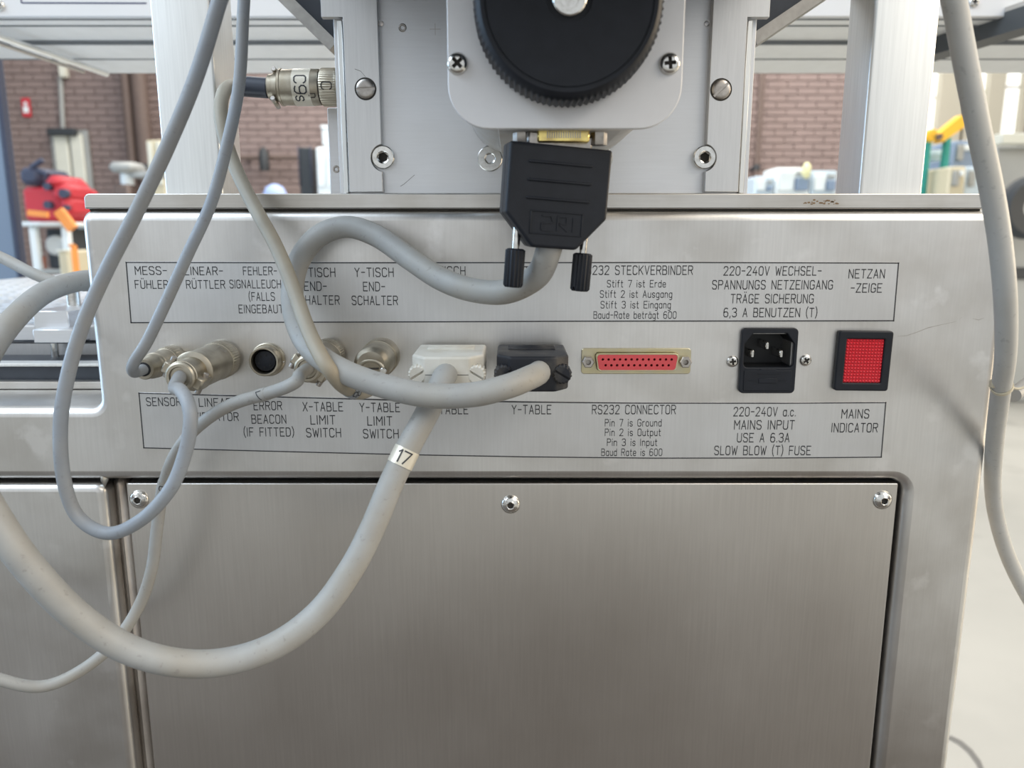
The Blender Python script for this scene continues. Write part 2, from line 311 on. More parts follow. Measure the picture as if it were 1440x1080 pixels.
# ------------------------------------------------------------------ stroke lettering
G = {
'A': (4, [[(0, 0), (2, 6), (4, 0)], [(.7, 2), (3.3, 2)]]),
'B': (4, [[(0, 0), (0, 6), (2.9, 6), (3.7, 5.3), (3.7, 4), (3, 3.2), (0, 3.2)], [(3, 3.2), (4, 2.4), (4, .8), (3.2, 0), (0, 0)]]),
'C': (4, [[(4, 4.9), (3.6, 5.6), (2.9, 6), (1.1, 6), (.4, 5.6), (0, 4.9), (0, 1.1), (.4, .4), (1.1, 0), (2.9, 0), (3.6, .4), (4, 1.1)]]),
'D': (4, [[(0, 0), (0, 6), (2.6, 6), (3.5, 5.5), (4, 4.5), (4, 1.5), (3.5, .5), (2.6, 0), (0, 0)]]),
'E': (3.8, [[(3.8, 6), (0, 6), (0, 0), (3.8, 0)], [(0, 3.1), (3, 3.1)]]),
'F': (3.6, [[(3.6, 6), (0, 6), (0, 0)], [(0, 3.1), (3, 3.1)]]),
'G': (4, [[(4, 4.9), (3.6, 5.6), (2.9, 6), (1.1, 6), (.4, 5.6), (0, 4.9), (0, 1.1), (.4, .4), (1.1, 0), (2.9, 0), (3.6, .4), (4, 1.1), (4, 2.8), (2.4, 2.8)]]),
'H': (4, [[(0, 0), (0, 6)], [(4, 0), (4, 6)], [(0, 3.1), (4, 3.1)]]),
'I': (.01, [[(0, 0), (0, 6)]]),
'K': (4, [[(0, 0), (0, 6)], [(4, 6), (0, 2.4)], [(1.3, 3.4), (4, 0)]]),
'L': (3.4, [[(0, 6), (0, 0), (3.4, 0)]]),
'M': (4.6, [[(0, 0), (0, 6), (2.3, 2.6), (4.6, 6), (4.6, 0)]]),
'N': (4, [[(0, 0), (0, 6), (4, 0), (4, 6)]]),
'O': (4, [[(1.1, 0), (.4, .4), (0, 1.1), (0, 4.9), (.4, 5.6), (1.1, 6), (2.9, 6), (3.6, 5.6), (4, 4.9), (4, 1.1), (3.6, .4), (2.9, 0), (1.1, 0)]]),
'P': (4, [[(0, 0), (0, 6), (3, 6), (4, 5.2), (4, 3.8), (3, 3), (0, 3)]]),
'R': (4, [[(0, 0), (0, 6), (3, 6), (4, 5.2), (4, 3.8), (3, 3), (0, 3)], [(2.2, 3), (4, 0)]]),
'S': (4, [[(4, 5), (3.2, 6), (.8, 6), (0, 5.2), (0, 4.2), (.6, 3.4), (3.4, 2.7), (4, 1.9), (4, .9), (3.2, 0), (.8, 0), (0, 1)]]),
'T': (4, [[(0, 6), (4, 6)], [(2, 6), (2, 0)]]),
'U': (4, [[(0, 6), (0, 1.1), (.4, .4), (1.1, 0), (2.9, 0), (3.6, .4), (4, 1.1), (4, 6)]]),
'V': (4, [[(0, 6), (2, 0), (4, 6)]]),
'W': (5.2, [[(0, 6), (1.3, 0), (2.6, 4.6), (3.9, 0), (5.2, 6)]]),
'X': (4, [[(0, 0), (4, 6)], [(0, 6), (4, 0)]]),
'Y': (4, [[(0, 6), (2, 3.2), (4, 6)], [(2, 3.2), (2, 0)]]),
'Z': (4, [[(0, 6), (4, 6), (0, 0), (4, 0)]]),
'0': (4, [[(1.1, 0), (.2, .8), (0, 1.6), (0, 4.4), (.2, 5.2), (1.1, 6), (2.9, 6), (3.8, 5.2), (4, 4.4), (4, 1.6), (3.8, .8), (2.9, 0), (1.1, 0)]]),
'1': (1.4, [[(0, 4.8), (1.4, 6), (1.4, 0)]]),
'2': (4, [[(0, 4.8), (.6, 5.8), (1.4, 6), (2.8, 6), (3.7, 5.5), (4, 4.6), (3.6, 3.6), (0, 0), (4, 0)]]),
'3': (4, [[(0, 5.2), (.9, 6), (3, 6), (3.9, 5.2), (3.9, 4), (3, 3.2), (1.6, 3.2)], [(3, 3.2), (4, 2.3), (4, .9), (3, 0), (.9, 0), (0, .8)]]),
'4': (4, [[(2.6, 6), (0, 1.8), (4, 1.8)], [(3, 3.4), (3, 0)]]),
'6': (4, [[(3.6, 5.6), (2.6, 6), (1.2, 6), (.3, 5), (0, 3.6), (0, 1), (.9, 0), (3.1, 0), (4, 1), (4, 2.4), (3.1, 3.4), (.9, 3.4), (0, 2.6)]]),
'7': (3.8, [[(0, 6), (3.8, 6), (1.4, 0)]]),
'9': (4, [[(.4, .4), (1.4, 0), (2.8, 0), (3.7, 1), (4, 2.4), (4, 5), (3.1, 6), (.9, 6), (0, 5), (0, 3.6), (.9, 2.6), (3.1, 2.6), (4, 3.4)]]),
'-': (3, [[(0, 3), (3, 3)]]), ' ': (2.6, []),
',': (.5, [[(.5, .4), (0, -.9)]]), '.': (.3, [[(0, 0), (.3, .2)]]),
'(': (1.3, [[(1.3, 7), (.3, 5), (0, 3), (.3, 1), (1.3, -1)]]), ')': (1.3, [[(0, 7), (1, 5), (1.3, 3), (1, 1), (0, -1)]]),
'a': (3.2, [[(3.2, 4), (3.2, 0)], [(3.2, .9), (2.4, 0), (.8, 0), (0, .9), (0, 3.1), (.8, 4), (2.4, 4), (3.2, 3.1)]]),
'b': (3.2, [[(0, 6), (0, 0)], [(0, .9), (.8, 0), (2.4, 0), (3.2, .9), (3.2, 3.1), (2.4, 4), (.8, 4), (0, 3.1)]]),
'c': (3, [[(3, 3.2), (2.3, 4), (.8, 4), (0, 3.1), (0, .9), (.8, 0), (2.3, 0), (3, .8)]]),
'd': (3.2, [[(3.2, 6), (3.2, 0)], [(3.2, .9), (2.4, 0), (.8, 0), (0, .9), (0, 3.1), (.8, 4), (2.4, 4), (3.2, 3.1)]]),
'e': (3.2, [[(0, 2), (3.2, 2), (3.2, 3.1), (2.4, 4), (.8, 4), (0, 3.1), (0, .9), (.8, 0), (2.6, 0), (3.2, .6)]]),
'f': (2.2, [[(2.2, 6), (1.4, 6), (.8, 5.3), (.8, 0)], [(0, 4), (2.1, 4)]]),
'g': (3.2, [[(3.2, 4), (3.2, -1.2), (2.4, -2), (.6, -2)], [(3.2, .9), (2.4, 0), (.8, 0), (0, .9), (0, 3.1), (.8, 4), (2.4, 4), (3.2, 3.1)]]),
'i': (.01, [[(0, 0), (0, 4)], [(0, 5.5), (0, 6)]]),
'n': (3.1, [[(0, 0), (0, 4)], [(0, 3.1), (.8, 4), (2.3, 4), (3.1, 3.1), (3.1, 0)]]),
'o': (3.2, [[(.8, 0), (0, .9), (0, 3.1), (.8, 4), (2.4, 4), (3.2, 3.1), (3.2, .9), (2.4, 0), (.8, 0)]]),
'p': (3.2, [[(0, 4), (0, -2)], [(0, .9), (.8, 0), (2.4, 0), (3.2, .9), (3.2, 3.1), (2.4, 4), (.8, 4), (0, 3.1)]]),
'r': (2.2, [[(0, 0), (0, 4)], [(0, 3), (.9, 4), (2.2, 4)]]),
's': (2.9, [[(2.9, 3.3), (2.2, 4), (.7, 4), (0, 3.3), (0, 2.7), (.7, 2.1), (2.3, 1.8), (2.9, 1.2), (2.9, .7), (2.2, 0), (.7, 0), (0, .7)]]),
't': (2.2, [[(.8, 5.8), (.8, .6), (1.4, 0), (2.2, 0)], [(0, 4), (2.1, 4)]]),
'u': (3.1, [[(0, 4), (0, .9), (.8, 0), (2.3, 0), (3.1, .9)], [(3.1, 4), (3.1, 0)]]),
}
for k, b_, h in (('Ü', 'U', 7.3), ('Ä', 'A', 7.3), ('ä', 'a', 5.3)):
    wd, st = G[b_]; G[k] = (wd, st + [[(wd * .3, h), (wd * .3, h + .4)], [(wd * .7, h), (wd * .7, h + .4)]])
def strokes(txt, gap=1.9):
    x = 0; out = []
    for ch in txt:
        wd, st = G[ch]; wd = max(wd, .2)
        for s_ in st: out.append([(x + p[0], p[1]) for p in s_])
        x += wd + gap
    return out, x - gap
def ribbon(mb, polys, lw, f, maxseg=9e9):      # polys in plane units, f(u,v)->Vector ; flat strokes of width lw
    for pl in polys:
        for a, b in zip(pl[:-1], pl[1:]):
            a = Vector(a); b = Vector(b); d = b - a
            if d.length < 1e-9: continue
            t = d.normalized(); n = Vector((-t.y, t.x)) * lw / 2; a = a - t * lw * .4; b = b + t * lw * .4
            k = max(1, int((b - a).length / maxseg)); vs = []
            for i in range(k + 1):
                p = a + (b - a) * i / k; vs += [f(*(p + n)), f(*(p - n))]
            mb.add(vs, [(2 * i, 2 * i + 1, 2 * i + 3, 2 * i + 2) for i in range(k)])
def text_on_panel(mb, txt, x0, x1, yc, hpx, Y, slope=0.0, lw=.72):
    st, wd = strokes(txt)
    a = P(x0, yc, Y); b = P(x1, yc + slope * (x1 - x0), Y); ex = (b - a) / wd
    top = P((x0 + x1) / 2, yc - hpx / 2, Y); bot = P((x0 + x1) / 2, yc + hpx / 2, Y); hz = (top.z - bot.z); ez = Vector((0, 0, hz / 6))
    ribbon(mb, [[(p[0] * 1.0, p[1]) for p in s_] for s_ in st], lw, lambda u, v: a + ex * u + ez * (v - 3) )

# ------------------------------------------------------------------ screw prototypes (local: head on z=0, axis +z towards the viewer)
def hexmod(r_from):
    return lambda i, a: (math.cos(R(30)) / math.cos((a % R(60)) - R(30)) if i >= r_from else 1)
ZA = (0, 0, 1)
def button_hex(r, h, hexr):
    pr = [(r, 0)] + [(r * math.cos(t), h * math.sin(t)) for t in [R(x) for x in (10, 25, 40, 52, 62)]] + [(hexr * 1.12, h * .97), (hexr, h * .9), (hexr, h * .25), (0, h * .2)]
    return MB().lathe(pr, (0, 0, 0), ZA, 48, hexmod(len(pr) - 3)).mesh('button_screw')
def cap_hex(r, h, hexr):
    pr = [(r, -2 * mm), (r, h - .4 * mm), (r - .4 * mm, h), (hexr * 1.25, h), (hexr * 1.1, h - .3 * mm), (hexr, h - .5 * mm), (hexr, h - 3 * mm), (0, h - 3.2 * mm)]
    return MB().lathe(pr, (0, 0, 0), ZA, 48, hexmod(len(pr) - 3)).mesh('cap_screw')
def pan_solid(r, h, seg=40):
    pr = [(0, -1 * mm), (r, -1 * mm), (r, h * .15)] + [(r * (.55 + .45 * math.cos(t)), h * (.2 + .8 * math.sin(t))) for t in [R(x) for x in (15, 40, 65, 90)]] + [(0, h)]
    return MB().lathe(pr, (0, 0, 0), ZA, seg).mesh('pan')
def phillips(r, h):
    c = MB(); a = r * .17; L = r * .55
    c.box((-L, -a, h * .25), (L, a, h * 2)); cr = c.mesh('cut', False)
    m = carve(pan_solid(r, h), cr)
    c = MB(); c.box((-a, -L, h * .25), (a, L, h * 2)); return carve(m, c.mesh('cut', False))
def slotted(r, h):
    c = MB(); c.box((-r * 1.2, -r * .14, h * .15), (r * 1.2, r * .14, h * 2)); return carve(pan_solid(r, h), c.mesh('cut', False))
def recess(m, r, zmax, deep=False):  # paints shade into the hollow of a screw head with the dark material
    if len(m.materials) == 0: m.materials.append(M_['chrome']); m.materials.append(M_['grime_shade'])
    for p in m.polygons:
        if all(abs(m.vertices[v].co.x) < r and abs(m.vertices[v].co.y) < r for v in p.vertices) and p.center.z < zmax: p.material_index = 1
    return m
def face(px, py, Y, roll=0.0):           # matrix that puts a prototype on a plane facing the viewer
    return Matrix.Translation(P(px, py, Y)) @ FRONT @ Matrix.Rotation(roll, 4, 'Z')

# ================================================================== SETTING
zf = 0.0
M_['floor'] = mat('concrete_floor', (.38, .37, .335), .38, 0, var=.10, vscale=1.6, dirt=(.25, .245, .225), damt=.45, dscale=2.2, rvar=.08, dirt2=((.22, .21, .19), .5, 3.0))
M_['brick'] = mat('brown_brick', (.235, .178, .165), .8, 0, var=.06, vscale=5)
M_['mortar'] = mat('mortar', (.195, .148, .136), .9, 0, var=.1, vscale=3)
M_['mat'] = mat('added_dark_mat', (.065, .052, .042), .6, 0, var=.15, vscale=6)
fl = obj('floor', MB().box((-14, -9, -.1), (14, 12.4, 0)), M_['floor'], kind='structure')
YW = 9.0
fc = MB(); pz_ = [Q(x, y, .0006) for x, y in ((1334, 1036), (1350, 1044), (1364, 1056), (1376, 1072), (1384, 1092))]
for a, b in zip(pz_[:-1], pz_[1:]): fc.add([a + Vector((-.006, -.004, 0)), b + Vector((-.006, -.004, 0)), b + Vector((.006, .004, 0)), a + Vector((.006, .004, 0))], [(0, 1, 2, 3)])
obj('floor_crack', fc, mat('crack', (.17, .165, .155), .8), fl)
mt_ = obj('added_floor_mat', MB().box((-2.0, -1.75, .0005), (.95, -.06, .010), .004), M_['mat']); tag(mt_, 'unseen dark brown mat added on the floor to darken reflections in the cabinet', 'added mat')  # unseen, added so that the lower steel panels reflect something dark
for e0, e1 in ((-2.03, -2.001), (.951, .98)): obj('added_mat_edge', MB().box((e0, -1.75, .0004), (e1, -.06, .007), .003), M_['mat'], mt_)
wall = obj('wall_back', MB().box((-13, YW + .016, 0), (13, YW + .3, 4.6)), M_['mortar'], kind='structure')
obj('wall_left', MB().box((-13.2, -9, 0), (-13, YW + .3, 4.6)), M_['mortar'], kind='structure')
obj('wall_right', MB().box((13, -9, 0), (13.2, YW + .3, 4.6)), M_['mortar'], kind='structure')
bk = MB(); bh, bw = .065, .22
for r_ in range(int(3.3 / .077)):
    z0 = r_ * .077
    n = int(16.5 / .232)
    for c_ in range(n):
        x0 = -7.6 + c_ * .232 + (.116 if r_ % 2 else 0); x1 = x0 + bw
        if x0 > 7.6: continue
        y0 = YW + random.uniform(-.004, .004)
        bk.add([(x0, y0, z0), (x1, y0, z0), (x1, y0, z0 + bh), (x0, y0, z0 + bh), (x0, YW + .065, z0), (x1, YW + .065, z0), (x1, YW + .065, z0 + bh), (x0, YW + .065, z0 + bh)],
               [(0, 1, 2, 3), (0, 4, 5, 1), (3, 2, 6, 7), (0, 3, 7, 4), (1, 5, 6, 2)])
obj('brickwork', bk.mesh('brickwork', False), M_['brick'], wall, kind='stuff')
# tall windows in the right part of the rear wall
M_['glow'] = mat('daylight_pane', (.8, .82, .8), .4, 0, emit=((1.0, 1.0, .93), .6))
M_['win_frame'] = mat('cream_frame', (.40, .37, .30), .6)
def window(n, px0, px1, py0, py1):
    a = P(px0, py0, YW); b = P(px1, py1, YW); fr = .07
    o = obj('window_%d' % n, MB().box((a.x - fr, YW - .10, b.z - fr), (b.x + fr, YW - .02, b.z)).box((a.x - fr, YW - .10, a.z), (b.x + fr, YW - .02, a.z + fr)).box((a.x - fr, YW - .10, b.z - fr), (a.x, YW - .02, a.z + fr)).box((b.x, YW - .10, b.z - fr), (b.x + fr, YW - .02, a.z + fr)), M_['win_frame'], kind='structure')
    nz = 2; nx = max(1, int((b.x - a.x) / .3))
    for i in range(nx):
        for k in range(nz):
            xa = a.x + (b.x - a.x) * i / nx; xb = a.x + (b.x - a.x) * (i + 1) / nx; za = b.z + (a.z - b.z) * k / nz; zb = b.z + (a.z - b.z) * (k + 1) / nz
            obj('pane', MB().box((xa + .012, YW - .05, za + .012), (xb - .012, YW - .04, zb - .012)), M_['glow'], o)
window(1, 1300, 1314, 70, 205)
window(2, 1371, 1384, 45, 212)
window(3, 1400, 1422, 45, 200)
for k_, (qa, qb) in enumerate(((1320, 1340), (1388, 1396))):
    a_, b_ = P(qa, 60, YW), P(qb, 200, YW)
    obj('trim_%d' % (k_ + 1), MB().box((a_.x, YW - .14, 0), (b_.x, YW - .005, a_.z + .6), .01), M_['win_frame'], kind='structure')

# ================================================================== CABINET
ZT = P(720, 295).z; ZB = P(720, 676).z; ZC = P(720, 681.5).z; ZL = P(60, 573).z
XL = P(110, 300).x; XR = P(1431, 300).x; XS = P(1272, 690).x; XFL = -.62
BK = .28
cab = thing('machine_cabinet', 'brushed stainless steel machine cabinet with rear connector panel, standing on the floor', 'machine', ((XL + XR) / 2, .1, 0))
out = rpoly([(XFL, ZB), (XS, ZB), (XS, 0.0), (XR, 0.0), (XR, ZT), (XL, ZT), (XL, ZL), (XFL, ZL)], [0, 7 * mm, 0, 0, 9 * mm, 6 * mm, 4 * mm, 0], 6)
obj('frame', carve(plate(out, [], BK, 5 * mm, FRONT, 'frame', res=4), MB().box((P(1078.5, 500).x - 11.5 * mm, -.02, P(1078.5, 506.5).z - 6 * mm), (P(1078.5, 500).x + 11.5 * mm, .018, P(1078.5, 506.5).z + 13 * mm)).mesh('cut', False), resharp=False), M_['steel'], cab)
XLP = P(158, 800).x
obj('side_panel', plate(rpoly([(XFL, 0.0), (XLP, 0.0), (XLP, ZC), (XFL, ZC)], [0, 0, 5 * mm, 0], 6), [], BK, 4 * mm, Matrix.Translation((0, .0005, 0)) @ FRONT, 'side_panel', res=4), M_['steel'], cab)
wp = P(142, 679); obj('weld', MB().lathe([(0, -1 * mm), (1.8 * mm, -.6 * mm), (2.1 * mm, 0), (1.9 * mm, 3 * mm), (0, 7 * mm)], wp + Vector((0, .0035, .0035)), (0, -.1, -1), 14, lambda i, a: 1 + .15 * math.sin(3 * a)), M_['weld'], cab)
# black sheet painted in as shade behind the cover and under the beam
obj('gap_shade_sheet', MB().box((XFL + .01, .03, .01), (XS + .01, .04, ZB + .006)), M_['black_deep'], cab)
# cover sheet
cvL, cvR = P(181, 690, .003).x, P(1261, 690, .003).x
cov = obj('cover_panel', plate(rpoly([(cvL, .03), (cvR, .03), (cvR, ZC), (cvL, ZC)], .8 * mm, 3), [], 9 * mm, .6 * mm, Matrix.Translation((0, .002, 0)) @ FRONT, 'cover_panel'), M_['cover'], cab)
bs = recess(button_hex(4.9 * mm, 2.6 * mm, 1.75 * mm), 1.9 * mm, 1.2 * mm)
for (sx, sy, ro) in ((196, 702, .3), (718, 709, .1), (1241, 703, .5)):
    inst('screw', bs, face(sx, sy, .002, ro), M_['chrome'], cov)
M_['stile'] = mat('shade_darkened_steel', (.34, .31, .28), .42, 1.0, var=.06, vscale=700, stretch=(1, 1, .05), dirt=(.12, .10, .085), damt=.6, dscale=25)  # steel colour darkened to paint in the shade and dark reflection of the groove
obj('stile', MB().box((P(153, 800).x + .0012, .007, .01), (cvL - 3.4 * mm, .026, ZC + .002), 4 * mm), M_['stile'], cab)
# folded strip beside the cover at the left
obj('cover_lip', MB().box((cvL - 2.6 * mm, .006, .03), (cvL - .4 * mm, .02, ZC - .001), .4 * mm), M_['cover'], cab)
# top plate
tz0, tz1 = P(720, 293.5).z, P(720, 272).z
tl, tr = P(116, 280).x, P(1389, 280).x
tp = obj('top_plate', plate(rpoly([(tl, tz0), (tr, tz0), (tr, tz1), (tl, tz1)], [.2 * mm, .2 * mm, 1.5 * mm, 2.5 * mm], 4), [], .24, .5 * mm, Matrix.Translation((0, .0012, 0)) @ FRONT, 'top_plate'), M_['edge'], cab)
obj('seal_strip', MB().box((tl + .001, .0035, ZT - .0005), (tr - .001, .23, tz0 + .0002)), M_['grime_shade'], cab)

# label plates
def label_plate(corners, texts, name, lab, hpx_default):
    Y = -.0004
    c = [P(x, y, 0) for (x, y) in corners]         # outline, clockwise from the top left
    poly = [(p.x, p.z) for p in c]
    lp = obj(name, plate(poly, [], .35 * mm, .05 * mm, Matrix.Translation((0, Y, 0)) @ FRONT, name, res=0), M_['label'], cab, label=lab)
    bm = MB(); cx = sum(p[0] for p in poly) / len(poly); cz = sum(p[1] for p in poly) / len(poly); wln = .55 * mm
    q = [Vector((x, z)) for x, z in poly]
    for i in range(len(q)):
        a, b = q[i], q[(i + 1) % len(q)]; t = (b - a).normalized(); n = Vector((-t.y, t.x)); n = n if n.dot(Vector((cx, cz)) - a) > 0 else -n
        a2 = a + n * .05 * mm; b2 = b + n * .05 * mm; a3 = a + n * (wln + .05 * mm) ; b3 = b + n * (wln + .05 * mm)
        bm.add([(v.x, Y - .00006, v.y) for v in (a2, b2, b3, a3)], [(0, 1, 2, 3)])
    obj('border_line', bm, M_['ink'], lp)
    for blk in texts:
        m = MB()
        for (t, x0, x1, y, h) in blk: text_on_panel(m, t, x0, x1, y, h, Y - .00006)
        obj('lettering', m.mesh('lettering', False), M_['ink'], lp)
    return lp
label_plate([(177, 368), (460, 368.6), (980, 368.2), (1264, 369), (1257, 451.8), (800, 452.5), (600, 453.4), (184, 454.5)], [
    [('MESS-', 190, 234, 380.5, 11), ('FÜHLER', 190, 236, 400, 11)],
    [('LINEAR-', 260, 313, 381, 11), ('RÜTTLER', 262, 316, 400, 11)],
    [('FEHLER-', 342, 389, 381, 11), ('SIGNALLEUCHTE', 323, 409, 399.5, 11), ('(FALLS', 350, 386, 417, 11), ('EINGEBAUT)', 336, 402, 434.5, 11)],
    [('X-TISCH', 417, 471, 383, 12), ('END-', 428, 459, 402.5, 12), ('SCHALTER', 413, 477, 422, 12)],
    [('Y-TISCH', 499, 553, 383, 12), ('END-', 511, 541, 403, 12), ('SCHALTER', 495, 559, 422.5, 12)],
    [('X-TISCH', 600, 654, 381, 12)], [('Y-TISCH', 720, 775, 381, 12)],
    [('RS232 STECKVERBINDER', 817, 974, 380, 12), ('Stift 7 ist Erde', 854, 936, 399, 9.5), ('Stift 2 ist Ausgang', 844, 945, 413.5, 9.5), ('Stift 3 ist Eingang', 845, 943, 428.5, 9.5), ('Baud-Rate beträgt 600', 835, 951, 443, 9.5)],
    [('220-240V WECHSEL-', 1018, 1155, 381, 12), ('SPANNUNGS NETZEINGANG', 1002, 1171, 400.5, 12), ('TRÄGE SICHERUNG', 1028, 1144, 420, 12), ('6,3 A BENUTZEN (T)', 1018, 1149, 439.5, 12)],
    [('NETZAN', 1194, 1244, 385, 12), ('-ZEIGE', 1197, 1240, 405, 12)]],
    'label_plate', 'upper printed foil label with German lettering', 11)
label_plate([(195, 551.7), (391, 557.2), (564, 561.8), (750, 564.4), (900, 565.8), (1100, 566), (1246, 565), (1239.5, 643.4), (1100, 644.5), (920, 644.8), (740, 643), (576, 640), (400, 635.6), (202, 630.3)], [
    [('SENSOR', 206, 254, 565, 11)], [('LINEAR', 280, 325, 566, 11), ('VIBRATOR', 273, 335, 586, 11)],
    [('ERROR', 357, 396, 570.5, 11.5), ('BEACON', 354, 402, 589.5, 11.5), ('(IF FITTED)', 343, 413, 607.5, 11.5)],
    [('X-TABLE', 426, 482, 572, 12), ('LIMIT', 437, 471, 590.5, 12), ('SWITCH', 431, 479, 608.5, 12)],
    [('Y-TABLE', 506, 562, 573, 12), ('LIMIT', 517, 551, 592, 12), ('SWITCH', 511, 560, 610, 12)],
    [('X-TABLE', 602, 658, 576, 12)], [('Y-TABLE', 720, 775, 576, 12)],
    [('RS232 CONNECTOR', 833, 950, 576, 12), ('Pin 7 is Ground', 851, 930, 594.5, 9.5), ('Pin 2 is Output', 851, 929, 608, 9.5), ('Pin 3 is Input', 854, 924, 622, 9.5), ('Baud Rate is 600', 846, 931, 636, 9.5)],
    [('220-240V a.c.', 1032, 1119, 579, 12), ('MAINS INPUT', 1033, 1117, 597.5, 12), ('USE A 6.3A', 1037, 1110, 615.5, 12), ('SLOW BLOW (T) FUSE', 1005, 1140, 633.5, 12)],
    [('MAINS', 1184, 1222, 582, 12), ('INDICATOR', 1170, 1234, 601.5, 12)]],
    'label_plate', 'lower printed foil label with English lettering', 11)

rsm = MB(); random.seed(3)
for k in range(26):
    p_ = P(1130 + random.random() * 50, 281 + random.random() * 6, .0011); a_ = (.3 + random.random() * .5) * mm
    rsm.add([p_ + Vector((a_ * math.cos(t), 0, a_ * .6 * math.sin(t))) for t in [R(60 * q) for q in range(6)]], [tuple(range(6))])
obj('rust_specks', rsm.mesh('rust', False), mat('rust', (.28, .19, .11), .8), tp, kind='stuff')
SCR = []
# scratches on the panel
for pts in ([(1262, 473), (1275, 472), (1290, 467), (1305, 461), (1322, 457), (1345, 452)], [(1349, 449), (1353, 446)], [(1368, 448), (1376, 450), (1384, 447)]):
    ps = [P(x, y, -.00003) for x, y in pts]
    sc = MB(); n = Vector((0, 0, .0002)); m_ = len(ps); sc.add([q_ - n * (.3 + .7 * math.sin(math.pi * k / (m_ - 1))) for k, q_ in enumerate(ps)] + [q_ + n * (.3 + .7 * math.sin(math.pi * k / (m_ - 1))) for k, q_ in enumerate(ps)], [(k, k + 1, k + 1 + m_, k + m_) for k in range(m_ - 1)])
    obj('scratch', sc.mesh('scratch', False), M_['dull_screw'], cab)
for pts in ([(563, 262), (568, 259), (575, 253), (583, 246)], [(499, 97), (507, 100), (514, 108)]):
    yy_ = .014 - .00006 if pts[0][0] > 540 else .014 - .00456
    ps = [P(x, y, yy_) for x, y in pts]
    sc2 = MB(); n = Vector((0, 0, .0001)); m_ = len(ps); sc2.add([q_ - n for q_ in ps] + [q_ + n for q_ in ps], [(k, k + 1, k + 1 + m_, k + m_) for k in range(m_ - 1)])
    SCR.append(sc2)

# ---- serial socket with 25 contacts
c0 = P(894, 507.5); ss = obj('serial_socket', plate(rect(-26.6 * mm, -6.3 * mm, 26.6 * mm, 6.3 * mm, 1.6 * mm), [rpoly([(-20.3 * mm, 4.4 * mm), (20.3 * mm, 4.4 * mm), (19 * mm, -4.4 * mm), (-19 * mm, -4.4 * mm)], 1.6 * mm)], 1.0 * mm, .25 * mm, Matrix.Translation(c0 + Vector((0, -.0011, 0))) @ FRONT), M_['zinc'], cab)
Mss = Matrix.Translation(c0 + Vector((0, -.0048, 0))) @ FRONT
shellO = rpoly([(-20.2 * mm, 4.3 * mm), (20.2 * mm, 4.3 * mm), (18.9 * mm, -4.3 * mm), (-18.9 * mm, -4.3 * mm)], 1.7 * mm); shellI = rpoly([(-19.5 * mm, 3.7 * mm), (19.5 * mm, 3.7 * mm), (18.3 * mm, -3.7 * mm), (-18.3 * mm, -3.7 * mm)], 1.4 * mm)
obj('socket_shell', plate(shellO, [shellI], 4.6 * mm, .15 * mm, Mss), M_['zinc'], ss)
pins = [(-16.6 * mm + i * 2.76 * mm, 1.42 * mm) for i in range(13)] + [(-15.2 * mm + i * 2.76 * mm, -1.42 * mm) for i in range(12)]
obj('contact_insert', plate(shellI, [circle(x, y, .62 * mm, 12) for x, y in pins], 4.4 * mm, .05 * mm, Mss, res=0), M_['red_ins'], ss, label='red plastic insert with two rows of round contact holes')
obj('contact_backing', plate(shellI, [], .4 * mm, .02 * mm, Matrix.Translation((0, .0035, 0)) @ Mss, res=0), M_['black_deep'], ss)
jp = MB().lathe([(2.9 * mm, 0), (2.9 * mm, 3.0 * mm), (2.5 * mm, 3.4 * mm), (1.3 * mm, 3.4 * mm), (1.2 * mm, 3.2 * mm), (1.2 * mm, 1 * mm), (0, 1 * mm)], (0, 0, 0), ZA, 24, lambda i, a: (math.cos(R(30)) / math.cos((a % R(60)) - R(30)) * 1.05 if i < 3 else 1)).mesh('jack_post')
for s_ in (-1, 1): inst('jack_post', jp, Matrix.Translation(c0 + Vector((s_ * 23.5 * mm, -.0011, 0))) @ FRONT, M_['dull_screw'], ss)

# ---- mains inlet
c1 = P(1078.5, 506.5); W_, H_ = 13.6 * mm, 16.0 * mm
Mi = Matrix.Translation(c1 + Vector((0, -.0026, 0))) @ FRONT
rec = rpoly([(-12 * mm, -3.2 * mm), (12 * mm, -3.2 * mm), (12 * mm, 8.2 * mm), (8.2 * mm, 13.4 * mm), (-8.2 * mm, 13.4 * mm), (-12 * mm, 8.2 * mm)], [2 * mm, 2 * mm, .8 * mm, .8 * mm, .8 * mm, .8 * mm])
inl = obj('power_inlet', plate(rect(-W_, -H_, W_, H_, 2.2 * mm), [rec], 2.6 * mm, .5 * mm, Mi), M_['black'], cab)
wl = MB(); n = len(rec)
v = [(x, y, -2 * mm) for x, y in rec] + [(x, y, -15 * mm) for x, y in rec]
wl.add([Mi @ Vector(p) for p in v], [(i, (i + 1) % n, (i + 1) % n + n, i + n) for i in range(n)] + [tuple(range(n, 2 * n))])
obj('socket_well', wl, M_['black_deep'], inl)
pn = MB().box((-1.0 * mm, -2 * mm, 0), (1.0 * mm, 2 * mm, 12 * mm), .5 * mm).mesh('contact_pin')
for (x, z) in ((-7 * mm, 3.0 * mm), (0, 7.0 * mm), (7 * mm, 3.0 * mm)):
    inst('contact_pin', pn, Mi @ Matrix.Translation((x, z, -15 * mm)), M_['chrome'], inl)
dr = obj('fuse_drawer', plate(rpoly([(-11.6 * mm, -14.6 * mm), (11.6 * mm, -14.6 * mm), (11.6 * mm, -4.6 * mm), (4 * mm, -4.6 * mm), (3.6 * mm, -3.9 * mm), (-3.6 * mm, -3.9 * mm), (-4 * mm, -4.6 * mm), (-11.6 * mm, -4.6 * mm)], .5 * mm, 3), [], .8 * mm, .2 * mm, Matrix.Translation((0, -.0004, 0)) @ Mi), M_['black'], inl)
